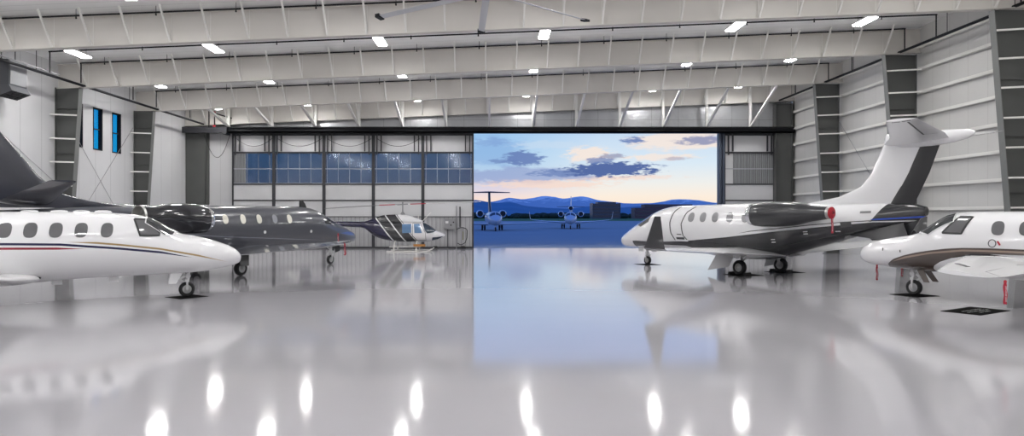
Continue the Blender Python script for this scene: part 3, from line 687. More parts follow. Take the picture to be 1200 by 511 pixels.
# ================================================================== AIRCRAFT
# ---------- light jet: white with stripes (near left) and white with brown swoosh (near right)
def light_jet(root, Lm, top, bot, Lnw, liv, wside, cw, wsh, cabins, side_win_side, wings, mid, tail=12.7, side_glass=grey_glass):
    wid = [(0, 0), (.05, .17), (.25, .36), (.6, .52), (1.1, .64), (1.8, .74), (2.6, .79), (3.4, .81), (8.6, .81), (10, .66), (11.2, .42), (12.2, .2), (tail, .06)]
    f = Fus(top, bot, wid, mid, 0, tail, Lm)
    f.mesh('fuselage', liv, root)
    for s in (1, -1):
        for (L, z, w, h) in cabins:
            fr = f.patch('cabin_window', oval(L, z, w, h, 2.7, 24, .12), s, grey_glass, root, .010, dens=1)
        sw = f.patch('side_window', cw, s, side_glass, root, .012)
        f.ribbon('window_frame', cw+[cw[0]], s, .045, boot_black, sw, .016)
        wd = f.patch('windshield', wsh, s, dark_glass, root, .012, th=True)
        f.ribbon('windshield_frame', wsh+[wsh[0]], s, .03, alu, wd, .016, th=True)
    for s, secs in zip((1, -1), wings): wing('wing', secs, s, Lm, white_paint, root)
    # tail group
    for s in (1, -1):
        wing('tailplane', [((10.7, .12, 2.15), 1.5, .10, 0), ((11.5, 2.45, 2.5), .8, .09, 0)], s, Lm, white_paint, root)
        nacelle(root, s*1.28, 2.02, 7.35, 9.75, .40, Lm, white_paint, chrome, r1=.27)
        pylon(root, s*.6, s*.98, 1.95, 2.0, 7.8, 1.5, Lm, white_paint)
    wing('fin', [((8.6, 0, 2.3), 3.6, .05, 0), ((9.9, 0, 2.75), 2.55, .09, 0), ((11.3, 0, 4.1), 1.35, .09, 0), ((11.45, 0, 4.2), 1.1, .06, 0)], 1, Lm, white_paint, root, True)
    for s in (1, -1): gear(root, 'main_gear', Lnw+4.95, s*1.92, .85, .26, .17, Lm, side=s)
    return f
# near left jet
LmL = 6.2
loc, rz = place((-8.63, 19.8), (.87, .5), 1.45+.02, LmL)
rl = thing('business_jet', 'white business jet with navy, gold and red stripes, nearest on the windowed side', 'jet', loc, rz)
s = .06
topL = [(0, 1.10), (.05, 1.22), (.25, 1.39), (.57, 1.53), (1.11, 1.70), (1.60, 1.80), (1.85, 1.92), (2.45, 2.25), (2.65, 2.315), (3.14, 2.37), (4.14, 2.41), (8.6, 2.41), (10.2, 2.38), (11.6, 2.3), (12.7, 2.2)]
botL = [(0, 1.10), (.04, .95), (.25, .86), (.58, .78), (1.11, .71), (1.65, .68), (2.41, .665), (3.94, .64), (5.0, .58), (6.2, .52), (8.2, .60), (9.6, .95), (11, 1.45), (12.2, 1.95), (12.7, 2.1)]
midL = [(0, 1.10), (.6, 1.16), (1.6, 1.27), (3, 1.53), (8.6, 1.53), (10.5, 1.8), (12.7, 2.15)]
navy_c = srgb(34, 34, 72); gold_c = srgb(166, 140, 98); red_c = srgb(140, 25, 45)
nv = line([(1.40, 1.15), (2.21, 1.32), (3.16, 1.44), (3.34, 1.46), (3.96, 1.52), (4.5, 1.575), (5.73, 1.61), (9.5, 1.62), (12.7, 2.1)], .058)
gd = line([(.46, .99), (1.25, 1.20), (2.21, 1.41), (3.16, 1.54), (3.7, 1.60), (4.35, 1.635)], .048)
rd = line([(3.95, 1.455), (4.59, 1.475), (5.73, 1.50), (9.5, 1.5), (12.7, 1.6)], .055)
livL = livery('white_with_navy_gold_red_stripes', (.80, .80, .81, 1), [(navy_c, *nv), (gold_c, *gd), (red_c, *rd)], LmL)
cwL = [(2.82, 2.21), (2.54, 2.195), (2.22, 1.83), (2.23, 1.77), (2.70, 1.77)]
wshL = [(1.72, math.radians(84)), (1.88, math.radians(46)), (2.10, math.radians(34)), (2.56, math.radians(50)), (2.50, math.radians(84))]
cabL = [(3.47, 1.925, .28, .37), (4.05, 1.93, .29, .37), (4.60, 1.935, .29, .37), (5.14, 1.94, .29, .37), (5.67, 1.945, .29, .37), (6.22, 1.95, .29, .37)]
wgL = [((4.95, .55, .70), 2.5, .13, -.03), ((5.4, 1.2, .74), 2.0, .12, -.04), ((5.75, 4.2, 1.02), 1.45, .12, -.04), ((6.2, 7.1, 1.24), .9, .11, -.03)]
fL = light_jet(rl, LmL, topL, botL, 1.47, livL, -1, cwL, wshL, cabL, -1, (wgL, wgL), midL)
g = gear(rl, 'nose_gear', 1.47, 0, .95, .215, .13, LmL, lift=.006)
X = LmL-1.47
plate('gear_door', [(X-.10, .14, .72), (X-.42, .14, .72), (X-.50, .20, .40), (X-.30, .20, .40)], .015, white_paint, g); plate('gear_door', [(X-.10, -.14, .72), (X-.42, -.14, .72), (X-.50, -.20, .40), (X-.30, -.20, .40)], .015, white_paint, g)
fL.patch('landing_light', oval(5.1, .735, .34, .08, 2, 16), -1, dark_glass, rl, .02, dens=1)
for Lq in (3.55, 4.05, 4.55, 5.2): 
    b = MB(); b.loft([[(LmL-Lq-dx*.22*q, dy*.06*q, 2.385+h) for dx, dy in ((-1, -1), (1, -1), (1, 1), (-1, 1))] for h, q in ((0, 1), (.05, .8), (.065, .45))]); b.build('antenna', white_paint, rl, 30)
for Lq in (3.3, 4.6):
    b = MB(); b.bx(LmL-Lq-.12, LmL-Lq+.12, -.01, .01, .50, .68); b.build('blade_antenna', white_paint, rl, 0)

# near right jet
LmR = 6.3
loc, rz = place((12.27, 20.2), (-.48, .877), 1.60, LmR)
rr = thing('business_jet', 'white business jet with a brown swoosh, nearest on the girted side', 'jet', loc, rz)
topR = [(0, 1.12), (.08, 1.30), (.22, 1.41), (.62, 1.57), (1.14, 1.68), (1.55, 1.75), (1.88, 1.85), (2.2, 2.06), (2.66, 2.34), (2.92, 2.395), (3.34, 2.415), (8.6, 2.42), (10.2, 2.38), (11.6, 2.3), (12.7, 2.2)]
botR = [(0, 1.12), (.05, .97), (.2, .88), (.5, .82), (.9, .785), (1.4, .75), (1.9, .735), (3.5, .70), (5.0, .60), (6.2, .52), (8.2, .60), (9.6, .95), (11, 1.45), (12.2, 1.95), (12.7, 2.1)]
brown = srgb(82, 72, 66); tan = srgb(158, 138, 124); blk = srgb(30, 28, 30)
upR = [(1.02, .80), (1.09, .89), (1.37, 1.06), (1.74, 1.19), (2.09, 1.28), (2.44, 1.35), (2.88, 1.42), (3.31, 1.46), (3.9, 1.475), (6, 1.47), (9, 1.6), (12.7, 2.2)]
loR = [(1.02, .80), (1.1, .3), (2.28, .3), (2.33, .79), (2.44, .92), (2.66, 1.05), (2.99, 1.17), (3.31, 1.25), (3.72, 1.32), (6, 1.33), (9, 1.5), (12.7, 2.2)]
tl = line([(1.3, .98), (1.74, 1.125), (2.44, 1.28), (3.31, 1.39), (3.9, 1.40), (6, 1.40), (9, 1.55), (10, 1.6)], .05)
bk = line([(3.0, 1.17), (3.5, 1.29), (3.9, 1.30), (4.6, 1.24), (6, 1.1), (8, 1.0)], .05)
livR = livery('white_with_brown_swoosh', (.80, .80, .81, 1), [(brown, upR, loR), (tan, *tl), (blk, *bk)], LmR)
cwR = [(3.08, 2.27), (3.40, 2.26), (3.27, 1.83), (2.78, 1.84)][::-1]
wshR = [(1.86, math.radians(84)), (2.06, math.radians(48)), (2.38, math.radians(25)), (2.98, math.radians(44)), (2.84, math.radians(84))]
cabR = [(4.10, 1.985, .29, .35), (4.72, 1.985, .29, .35), (5.32, 1.985, .29, .35), (5.92, 1.985, .29, .35), (6.5, 1.985, .29, .35)]
wgR = [((5.0, .55, .80), 2.4, .14, -.05), ((5.3, 1.3, 1.02), 2.0, .13, -.10), ((5.55, 2.6, 1.28), 1.75, .12, -.16), ((5.78, 4.6, 1.44), 1.4, .11, -.20), ((5.86, 5.7, 1.49), 1.2, .10, -.20), ((6.0, 6.6, 1.38), 1.02, .10, -.15), ((6.12, 7.1, 1.29), .85, .09, -.06)]
midR = [(0, 1.12), (.6, 1.18), (1.6, 1.28), (3, 1.55), (8.6, 1.55), (10.5, 1.8), (12.7, 2.15)]
fR = light_jet(rr, LmR, topR, botR, 1.60, livR, 1, cwR, wshR, cabR, 1, (wgR, wgR), midR)
g = gear(rr, 'nose_gear', 1.60, 0, .95, .225, .13, LmR, lift=.006)
X = LmR-1.60
for sy in (1, -1): plate('gear_door', [(X-.16, sy*.15, .76), (X-.36, sy*.15, .76), (X-.56, sy*.22, .42), (X-.40, sy*.22, .42)], .02, mat('brown_gloss_paint', brown, .2, coat=.6), g)
# badge and nose details
fR.ribbon('badge', oval(4.02, 1.60, .17, .19, 2, 24)+oval(4.02, 1.60, .17, .19, 2, 24)[:1], 1, .02, line_dark, rr, .008)
fR.ribbon('placard_mark', [(4.14, 1.66), (4.20, 1.56)], 1, .04, red_flag, rr, .008)
for s_ in (1, -1):
    fR.ribbon('pitot_probe', [(1.05, 1.36), (1.06, 1.28)], s_, .02, line_dark, rr, .02); fR.ribbon('pitot_probe', [(1.62, 1.33), (1.63, 1.26)], s_, .02, line_dark, rr, .02)
b = MB(); b.loft([[(LmR-4.62-dx*.24*q, dy*.07*q, 2.395+h) for dx, dy in ((-1, -1), (1, -1), (1, 1), (-1, 1))] for h, q in ((0, 1), (.05, .8), (.065, .45))]); b.build('antenna', white_paint, rr, 30)
# tip light and aileron gap on the near wing
def on_wing(secs, y, x, dz=0, low=False):
    for (a, c, t, d), (a2, c2, t2, d2) in zip(secs, secs[1:]):
        if a[1] <= y <= a2[1]:
            k = (y-a[1])/(a2[1]-a[1]); L = a[0]+(a2[0]-a[0])*k; z = a[2]+(a2[2]-a[2])*k; ch = c+(c2-c)*k; tt = t+(t2-t)*k; dd = d+(d2-d)*k
            h = lerpf(AF)(x)*.5*tt/.12*ch*(-.85 if low else 1.15)
            return (L+x*ch, y, z+dd*x+h+(-dz if low else dz))
def wing_strip(name, secs, pts, width, m, parent, Lm, side=1, low=False):
    mb = MB(); rings = []
    P = [on_wing(secs, y, x, .004, low) for y, x in pts]; tz = -.012 if not low else .012
    for i, p in enumerate(P):
        a = Vector(P[max(0, i-1)]); b_ = Vector(P[min(len(P)-1, i+1)]); t_ = (b_-a); nrm = Vector((-t_.y, t_.x, 0)).normalized()*width/2
        rings.append([(Lm-p[0]-nrm.x, (p[1]+nrm.y)*side, p[2]), (Lm-p[0]+nrm.x, (p[1]-nrm.y)*side, p[2]), (Lm-p[0]+nrm.x, (p[1]-nrm.y)*side, p[2]+tz), (Lm-p[0]-nrm.x, (p[1]+nrm.y)*side, p[2]+tz)])
    mb.loft(rings); return mb.build(name, m, parent, 0)
for sd in (1, -1):
    wing_strip('aileron_gap', wgR, [(6.75, .98), (6.7, .72), (5.6, .72), (4.6, .72), (4.0, .72), (3.95, .98)], .015, galv, rr, LmR, sd)
    wing_strip('tip_light', wgR, [(6.55, .18), (6.62, .30), (6.66, .42)], .09, grey_glass, rr, LmR, sd)

# ---------- dark charcoal jet (behind, left)
LmD = 8.3
loc, rz = place((-7.64, 33.2), (.47, .88), 1.72, LmD)
rd_ = thing('business_jet', 'dark charcoal business jet behind the white striped jet', 'jet', loc, rz)
topD = [(0, 1.22), (.05, 1.36), (.19, 1.47), (.58, 1.64), (1.21, 1.86), (1.82, 2.07), (2.41, 2.34), (2.87, 2.56), (3.37, 2.67), (4.33, 2.72), (9.8, 2.72), (11.6, 2.66), (13.5, 2.60), (15, 2.52), (16.6, 2.45)]
botD = [(0, 1.22), (.05, 1.08), (.19, .99), (.9, .89), (2.12, .81), (3.26, .78), (4.85, .74), (9.0, .72), (10.5, .95), (12.5, 1.35), (14.5, 1.8), (16.6, 2.25)]
widD = [(0, 0), (.05, .14), (.3, .36), (.8, .56), (1.5, .72), (2.4, .84), (3.4, .93), (4.5, .96), (9.6, .96), (11, .84), (13, .58), (15, .32), (16.6, .1)]
midD = [(0, 1.22), (1, 1.32), (2.4, 1.55), (4, 1.75), (9.6, 1.75), (12, 2.0), (16.6, 2.35)]
fD = Fus(topD, botD, widD, midD, 0, 16.6, LmD)
ch_c = (.056, .059, .073, 1); silver = (.50, .50, .52, 1)
livD = livery('charcoal_with_silver_chin', ch_c, [(silver, [(-.4, 1.06), (.3, 1.06), (2.0, .90), (3.2, .82), (4.2, .2)], [(-.4, 0), (18, 0)]), (srgb(60, 75, 125), *line([(.1, 1.42), (.4, 1.42), (1.2, 1.46), (2.0, 1.5)], .16)), (srgb(120, 124, 135), *line([(2.4, 1.16), (5, 1.30), (9, 1.52), (12, 1.75), (14, 1.9)], .03))], LmD, .28, .5)  # the blue band on the nose is a painted sheen
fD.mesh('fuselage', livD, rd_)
for s_ in (1, -1):
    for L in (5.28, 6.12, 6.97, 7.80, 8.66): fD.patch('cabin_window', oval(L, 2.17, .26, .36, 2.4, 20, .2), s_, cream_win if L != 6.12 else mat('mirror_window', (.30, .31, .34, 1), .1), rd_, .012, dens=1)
    fD.patch('windshield', [(2.0, math.radians(80)), (2.05, math.radians(44)), (2.35, math.radians(36)), (2.62, math.radians(46)), (2.72, math.radians(66)), (2.62, math.radians(80))], s_, black_gloss, rd_, .012, th=True)
    fD.patch('side_window', [(2.5, 2.14), (2.95, 2.2), (3.02, 1.96), (2.55, 1.9)], s_, black_gloss, rd_, .012)
    for L in (4.05, 6.75): fD.patch('port_cover', oval(L, 1.62 if L < 5 else 1.64, .13, .13, 2, 14), s_, letter_white, rd_, .012, dens=1)
    nacelle(rd_, s_*1.62, 2.17, 10.15, 12.75, .52, LmD, black_gloss, chrome, r1=.36, dz=.12, fr=.84)
    pylon(rd_, s_*.7, s_*1.2, 2.05, 2.1, 10.7, 1.7, LmD, navy_metal)
    wing('wing', [((6.9, .5, .98), 3.6, .12, -.22), ((7.4, 1.2, 1.08), 2.8, .11, -.26), ((8.7, 4.4, 1.25), 1.85, .10, -.22), ((9.95, 8.0, 1.48), .85, .09, -.08), ((10.2, 8.2, 1.49), .5, .08, -.02)], s_, LmD, mat('polished_dark_wing', (.27, .275, .30, 1), .12, metal=.9, coat=.5), rd_)
    wing('wing_leading_edge', [((7.36, 1.22, 1.082), .26, .40, -.02), ((8.66, 4.4, 1.252), .22, .40, -.02), ((9.93, 8.0, 1.482), .16, .40, -.01)], s_, LmD, chrome, rd_)
    wing('tailplane', [((14.75, .15, 2.68), 1.65, .10, 0), ((15.5, 2.7, 3.27), .75, .09, 0)], s_, LmD, navy_metal, rd_)
    gm = gear(rd_, 'main_gear', 8.3, s_*1.28, .9, .28, .2, LmD, side=s_)
    plate('gear_door', [(LmD-8.05, s_*1.45, .8), (LmD-8.55, s_*1.45, .8), (LmD-8.5, s_*1.5, .38), (LmD-8.1, s_*1.5, .38)], .02, black_gloss, gm)
wing('fin', [((11.2, 0, 2.55), 5.4, .02, 0), ((13.4, 0, 2.78), 3.3, .05, 0), ((14.4, 0, 3.02), 2.4, .09, 0), ((15.05, 0, 3.55), 1.95, .10, 0), ((16.1, 0, 4.76), 1.35, .10, 0), ((16.75, 0, 5.5), 1.05, .09, 0)], 1, LmD, navy_metal, rd_, True)
wing('rudder', [((16.28, 0, 2.75), .85, .085, 0), ((17.1, 0, 4.76), .52, .085, 0), ((17.6, 0, 5.45), .4, .08, 0)], 1, LmD, black_gloss, rd_, True)
g = gear(rd_, 'nose_gear', 1.72, 0, .98, .22, .14, LmD, slim=1.2); X = LmD-1.72
for sy in (1, -1): plate('gear_door', [(X+.1, sy*.16, .85), (X+.5, sy*.16, .9), (X+.45, sy*.2, .62), (X+.12, sy*.2, .55)], .015, charcoal, g)
b = MB(); b.loft([[(LmD-3.55-dx*.2*q-k, dy*.035*q, 2.66+h) for dx, dy in ((-1, -1), (1, -1), (1, 1), (-1, 1))] for h, q, k in ((0, 1, 0), (.2, .8, .05), (.34, .45, .12))]); b.build('antenna', boot_black, rd_, 30)

# ---------- white and charcoal jet with T-tail (right, mid)
LmP = 7.85
loc, rz = place((7.43, 33.0), (-.54, .84), 1.67, LmP)
rp = thing('business_jet', 'white and charcoal business jet with tall white T-tail', 'jet', loc, rz)
o_ = .12
topP = [(0, 1.06), (.10, 1.22), (.18, 1.31), (.59, 1.56), (1.28, 1.94), (1.89, 2.23), (2.38, 2.48), (2.91, 2.65), (3.57, 2.74), (4.78, 2.77), (8.2, 2.81), (9.8, 2.76), (11.1, 2.72), (12.9, 2.72), (14.0, 2.66), (14.05, 2.6)]
botP = [(0, 1.06), (.08, .95), (.18, .87), (.42, .81), (1.17, .79), (2.27, .79), (4.4, .80), (5.6, .62), (6.6, .54), (8.2, .57), (9.3, .86), (10.3, 1.14), (11.6, 1.52), (12.5, 1.78), (13.6, 2.08), (14.05, 2.3)]
widP = [(0, 0), (.1, .2), (.3, .38), (.7, .55), (1.3, .70), (2.3, .84), (3.5, .89), (9, .89), (10.5, .78), (12, .5), (13.2, .28), (14.05, .14)]
midP = [(0, 1.06), (.7, 1.2), (1.5, 1.38), (2.5, 1.6), (3.5, 1.78), (8.5, 1.80), (10.5, 1.95), (12.5, 2.2), (14.05, 2.45)]
fP = Fus(topP, botP, widP, midP, 0, 14.05, LmP)
ck = (.028, .029, .032, 1); bluec = srgb(30, 75, 190); whc = (.8, .8, .81, 1)
upP = [(1.25, .80), (1.3, 1.13), (1.6, 1.14), (2.4, 1.13), (3.4, 1.15), (4.53, 1.21), (6.77, 1.43), (8.75, 1.67), (10.2, 1.83), (12.1, 2.04), (12.5, 2.08), (13.3, 2.10), (14.2, 2.12)]
loP = [(1.25, .80), (1.32, .86), (2.0, .93), (3.0, 1.0), (4.5, 1.0), (5.2, .8), (5.5, .1), (18, .1)]
thin = line([(7.4, 1.60), (8.0, 1.70), (9.0, 1.80), (10.2, 1.94), (11.5, 2.07), (12.4, 2.13), (12.6, 2.14)], .03)
tailup = [(12.38, 2.1), (12.45, 2.12), (13.02, 2.9), (18, 2.9)]; taillo = [(12.38, 2.1), (18, 2.1)]
bl = line([(12.45, 2.17), (12.55, 2.175), (13.2, 2.215), (14.0, 2.27), (18, 2.3)], .05)
wl = line([(12.3, 2.06), (12.5, 2.10), (13.2, 2.12), (14.0, 2.15), (18, 2.2)], .035)
livP = livery('white_over_charcoal', whc, [(ck, upP, loP), (ck, *thin), (ck, tailup, taillo), (bluec, *bl), (whc, *wl)], LmP)
fP.mesh('fuselage', livP, rp)
for s_ in (1, -1):
    for L in (5.0, 5.63, 6.26, 6.98, 7.72): fP.patch('cabin_window', oval(L, 2.24, .32, .40, 2.3, 20, .1), s_, mat('pale_grey_window', (.30, .30, .31, 1), .12), rp, .012, dens=1)
    wsp = [(1.52, math.radians(84)), (1.62, math.radians(40)), (1.95, math.radians(24)), (2.46, math.radians(28)), (2.40, math.radians(84))]
    fP.patch('windshield', wsp, s_, grey_glass, rp, .012, th=True)
    # engines
    nacelle(rp, s_*1.42, 2.34, 8.45, 11.55, .46, LmP, charcoal, chrome, r1=.21, dz=.06, fr=.80)
    pylon(rp, s_*.6, s_*1.05, 2.25, 2.3, 9.1, 1.8, LmP, whc and white_paint)
    wing('wing', [((6.0, .5, .80), 3.4, .13, -.02), ((6.4, 1.1, .86), 2.75, .12, -.02), ((7.75, 4.2, 1.04), 1.85, .11, -.02), ((9.2, 7.75, 1.235), .95, .10, -.01)], s_, LmP, mat('wing_light_grey', (.55, .55, .56, 1), .25, coat=.4), rp)
    # upturned winglet
    mb = MB(); rings = []
    for (L, y, z, c) in ((9.2, 7.75, 1.22, .95), (9.34, 7.95, 1.27, .90), (9.55, 8.05, 1.5, .72), (9.98, 8.14, 2.28, .26)):
        rings.append([(LmP-L-x*c, s_*(y+t*.5*.8*c), z) for x, t in AF]+[(LmP-L-x*c, s_*(y-t*.5*.8*c), z) for x, t in AF[-1:0:-1]])
    mb.loft(rings); mb.build('winglet', charcoal, rp, 40)
    wing('tailplane', [((12.75, .10, 4.72), 2.0, .11, .05), ((13.3, .8, 4.83), 1.65, .10, .03), ((14.25, 2.85, 5.13), .85, .09, 0)], s_, LmP, white_paint, rp)
    for ya, yb in ((.5, 1.5), (1.75, 2.45)): wing_strip('deice_boot', [((12.75, .10, 4.72), 2.0, .11, .05), ((13.3, .8, 4.83), 1.65, .10, .03), ((14.25, 2.85, 5.13), .85, .09, 0)], [(ya, .05), ((ya+yb)/2, .05), (yb, .05)], .06, boot_black, rp, LmP, s_)
    tps = [((12.75, .10, 4.72), 2.0, .11, .05), ((13.3, .8, 4.83), 1.65, .10, .03), ((14.25, 2.85, 5.13), .85, .09, 0)]
    wing_strip('elevator_gap', tps, [(2.6, .66), (1.8, .66), (1.0, .66)], .05, boot_black, rp, LmP, s_, True); wing_strip('elevator_gap', tps, [(1.0, .68), (.9, .9)], .03, galv, rp, LmP, s_, True)
    for xa, xb in ((.2, .45), (.52, .78)): wing_strip('tip_slot', tps, [(2.72, xa), (2.72, xb)], .07, boot_black, rp, LmP, s_, True)
    gm = gear(rp, 'main_gear', 7.85, s_*1.3, .85, .29, .2, LmP, lift=.006, side=s_)
    plate('gear_door', [(LmP-7.15, s_*1.62, 1.0), (LmP-7.95, s_*1.62, 1.0), (LmP-7.72, s_*1.75, .34), (LmP-6.7, s_*1.78, .14)][::1], .02, mat('door_light_grey', (.50, .50, .51, 1), .3), gm)
    fP.ribbon('vent', [(12.1, 2.42), (12.45, 2.43)], s_, .07, galv, rp, .012)
wing('fin', [((9.5, 0, 2.70), 3.6, .05, 0), ((11.1, 0, 2.98), 2.2, .08, 0), ((11.9, 0, 3.32), 1.65, .12, 0), ((12.25, 0, 3.75), 1.50, .12, 0), ((12.68, 0, 4.70), 1.30, .12, 0), ((12.72, 0, 4.9), 1.5, .12, 0)], 1, LmP, white_paint, rp, True)
wing('rudder', [((12.88, 0, 2.66), .78, .15, .0), ((13.44, 0, 3.7), .70, .14, .0), ((13.84, 0, 4.56), .60, .14, 0)], 1, LmP, mat('rudder_charcoal', (.018, .018, .020, 1), .35), rp, True)
mb = MB(); rings = []
for L, hw, hh, zc in ((12.72, .02, .03, 4.90), (12.8, .11, .20, 4.87), (13.3, .17, .28, 4.82), (14.2, .17, .26, 4.80), (14.9, .14, .20, 4.82), (15.25, .11, .15, 4.85), (15.45, .04, .05, 4.86)):
    rings.append([(LmP-L, hw*math.cos(2*PI*k/16), zc+hh*math.sin(2*PI*k/16)) for k in range(16)])
mb.loft(rings); mb.build('tail_fairing', white_paint, rp, 50)
plate('ventral_fin', [(LmP-11.9, 0, 1.78), (LmP-13.95, 0, 2.34), (LmP-13.45, 0, 1.52), (LmP-12.3, 0, 1.45)], .05, charcoal, rp)
# ventral strakes
for s_ in (1, -1): plate('ventral_strake', [(LmP-11.6, s_*.28, 1.62), (LmP-13.4, s_*.16, 2.06), (LmP-13.7, s_*.42, 1.55), (LmP-13.2, s_*.42, 1.45)], .03, charcoal, rp)
# airstair door outline
dpath = [(4.05, 2.70), (3.92, 2.5), (3.87, 2.0), (3.93, 1.55), (4.08, 1.23), (4.78, 1.24), (4.60, 1.45), (4.52, 1.95), (4.66, 2.45), (4.90, 2.69)]
dr = fP.patch('passenger_door', [(4.05, 2.68), (3.93, 2.4), (3.88, 2.0), (3.94, 1.55), (4.09, 1.24), (4.76, 1.25), (4.59, 1.5), (4.53, 1.95), (4.66, 2.4), (4.86, 2.68)], 1, white_paint, rp, .006, dens=3)
fP.ribbon('door_outline', dpath[:5], 1, .05, line_dark, dr, .012); fP.ribbon('door_outline', dpath[5:], 1, .035, line_dark, dr, .012); fP.ribbon('door_sill', dpath[4:6], 1, .07, white_paint, dr, .014)
fP.ribbon('step', [(4.18, 1.33), (4.62, 1.33)], 1, .09, ck and charcoal, dr, .013)
fP.ribbon('door_marking', [(4.25, 1.50), (4.5, 1.50)], 1, .035, line_dark, dr, .013)
for L, z in ((10.2, 1.72), (10.2, 1.64), (8.9, 1.40), (8.9, 1.3), (11.3, 1.75)): fP.ribbon('placard', [(L, z), (L+.16, z+.01)], 1, .03, letter_white, rp, .012)
fP.ribbon('access_panel', [(11.5, 1.98), (11.85, 2.02)], 1, .17, charcoal, rp, .02)
g = gear(rp, 'nose_gear', 1.67, 0, .95, .2, .14, LmP, lift=.006); X = LmP-1.67
plate('gear_door', [(X+.1, .12, .8), (X+.45, .12, .82), (X+.4, .2, .62), (X+.1, .2, .6)], .015, white_paint, g); plate('gear_door', [(X-.1, -.12, .8), (X-.5, -.12, .82), (X-.4, -.2, .62), (X-.1, -.2, .6)], .015, white_paint, g)
b = MB(); b.tube([(LmP-1.2, .36, 1.42), (LmP-1.1, .5, 1.44)], .02, 8); b.build('pitot_probe', boot_black, rp, 40)

# red exhaust plug with streamer on the T-tail jet
for s_, lb in ((1, 'red round cover plugging the near exhaust of the white-tailed jet'),):
    p = to_world(rp, (LmP-11.66, s_*1.42, 2.40)); t = thing('exhaust_cover', lb, 'exhaust cover', p, rz, None)
    b = MB(); b.lathe([(.16, -.01), (.205, 0), (.21, .03), (.19, .045), (.05, .05)], (.0, 0, 0), (-1, 0, 0), 24); b.build('plug', red_mat, t, 40)
    b = MB(); b.tube([(-.05, 0, -.03), (-.11, 0, 0), (-.05, 0, .06)], .012, 8); b.build('strap', boot_black, t, 40)
p = to_world(rp, (LmP-11.76, 1.52, 2.38)); streamer((p[0], p[1], 2.33), .62, 'red streamer hanging from the red exhaust cover', .07, 0.)
# streamers
p = to_world(rp, (LmP-1.15, .52, 0)); streamer((p[0], p[1], 1.42), .30, 'short red streamer on the nose probe of the white-tailed jet', .05)
p = to_world(rr, (LmR-.55, .10, 0)); streamer((p[0], p[1], .80), .44, 'red streamer under the nose tip of the brown-swoosh jet', .06)
p = to_world(rr, (LmR-1.0, -.42, 0)); streamer((p[0], p[1], .86), .38, 'tilted red streamer behind the first under the brown-swoosh nose', .06)
w = to_world(rr, (LmR-7.0, 6.6, 0)); streamer((w[0], w[1], 1.14), .40, 'red streamer hanging from the wing of the brown-swoosh jet', .065)
p = to_world(rd_, (LmD-2.17, -.87, 0)); streamer((p[0], p[1], 1.46), .36, 'red streamer against the nose side of the dark jet', .06)
p = to_world(rd_, (LmD-10.22, -8.0, 0)); streamer((p[0], p[1], 1.40), .34, 'red streamer hanging below the wing tip of the dark jet', .06)

# mats below wheels
def floor_mat_at(x, y, w, d, rz, lab, name='floor_mat'):
    o = MB().box((0, 0, .003), (w, d, .006)).build(name, mat_black, None, 0); o.location = (x, y, 0); o.rotation_euler = (0, 0, rz)
    return tag(o, lab, 'mat', 'black mats under the wheels')
floor_mat_at(-8.63, 19.8, .85, .8, math.atan2(.5, .87)+.4, 'black square mat under the nose wheel of the striped jet')
floor_mat_at(12.27, 20.2, .95, .85, .35, 'black square mat under the nose wheel of the brown-swoosh jet')
floor_mat_at(7.43, 33.0, .95, .9, .3, 'black square mat under the nose wheel of the white-tailed jet')
for sy, lb in ((1.3, 'black mat under the near main wheel of the white-tailed jet'), (-1.3, 'black mat under the far main wheel of the white-tailed jet')):
    p = to_world(rp, (0, sy, 0)); floor_mat_at(p[0]+.15, p[1], 1.2, 1.0, .3, lb)
    q = to_world(rp, (.36, sy, 0)); q2 = to_world(rp, (-.36, sy, 0))
    for qq, wd in ((q, 'fore of'), (q2, 'aft of')):
        c = MB(); c.loft([[(-.06, yy, 0), (.06, yy, 0), (.025, yy, .11), (-.025, yy, .11)] for yy in (-.18, .18)]); co = c.build('wheel_chock', rubber, None, 0); co.location = (qq[0], qq[1], .006); co.rotation_euler = (0, 0, rz)
        tag(co, 'black rubber chock %s the %s main wheel of the white-tailed jet' % (wd, 'near' if sy > 0 else 'far'), 'wheel chock', 'wheel chocks')
# printed mat
t = thing('welcome_mat', 'black floor mat with pale worn lettering near the photo edge', 'mat', (11.72, 16.85, 0), math.atan2(.79, 1.26))
MB().box((0, 0, .004), (1.52, .86, .008)).build('mat', mat_black, t, 0)
rnd = random.Random(4)
for r, (yy, w) in enumerate(((.10, .86), (-.05, .98), (-.2, .5))):
    x = -w/2; b = MB()
    while x < w/2:
        lw = rnd.uniform(.03, .06); h = rnd.uniform(.05, .09)
        k = rnd.choice((0, 1, 2, 3))
        b.bx(x, x+.014, yy-h/2, yy+h/2, .008, .0095)
        if k in (1, 3): b.bx(x+lw-.014, x+lw, yy-h/2, yy+h/2, .008, .0095)
        if k in (1, 2): b.bx(x, x+lw, yy+h/2-.014, yy+h/2, .008, .0095)
        if k in (2, 3): b.bx(x, x+lw, yy-h/2, yy-h/2+.014, .008, .0095)
        x += lw+.03
    b.build('lettering', mat('worn_lettering', (.32, .34, .33, 1), .6), t, 0)

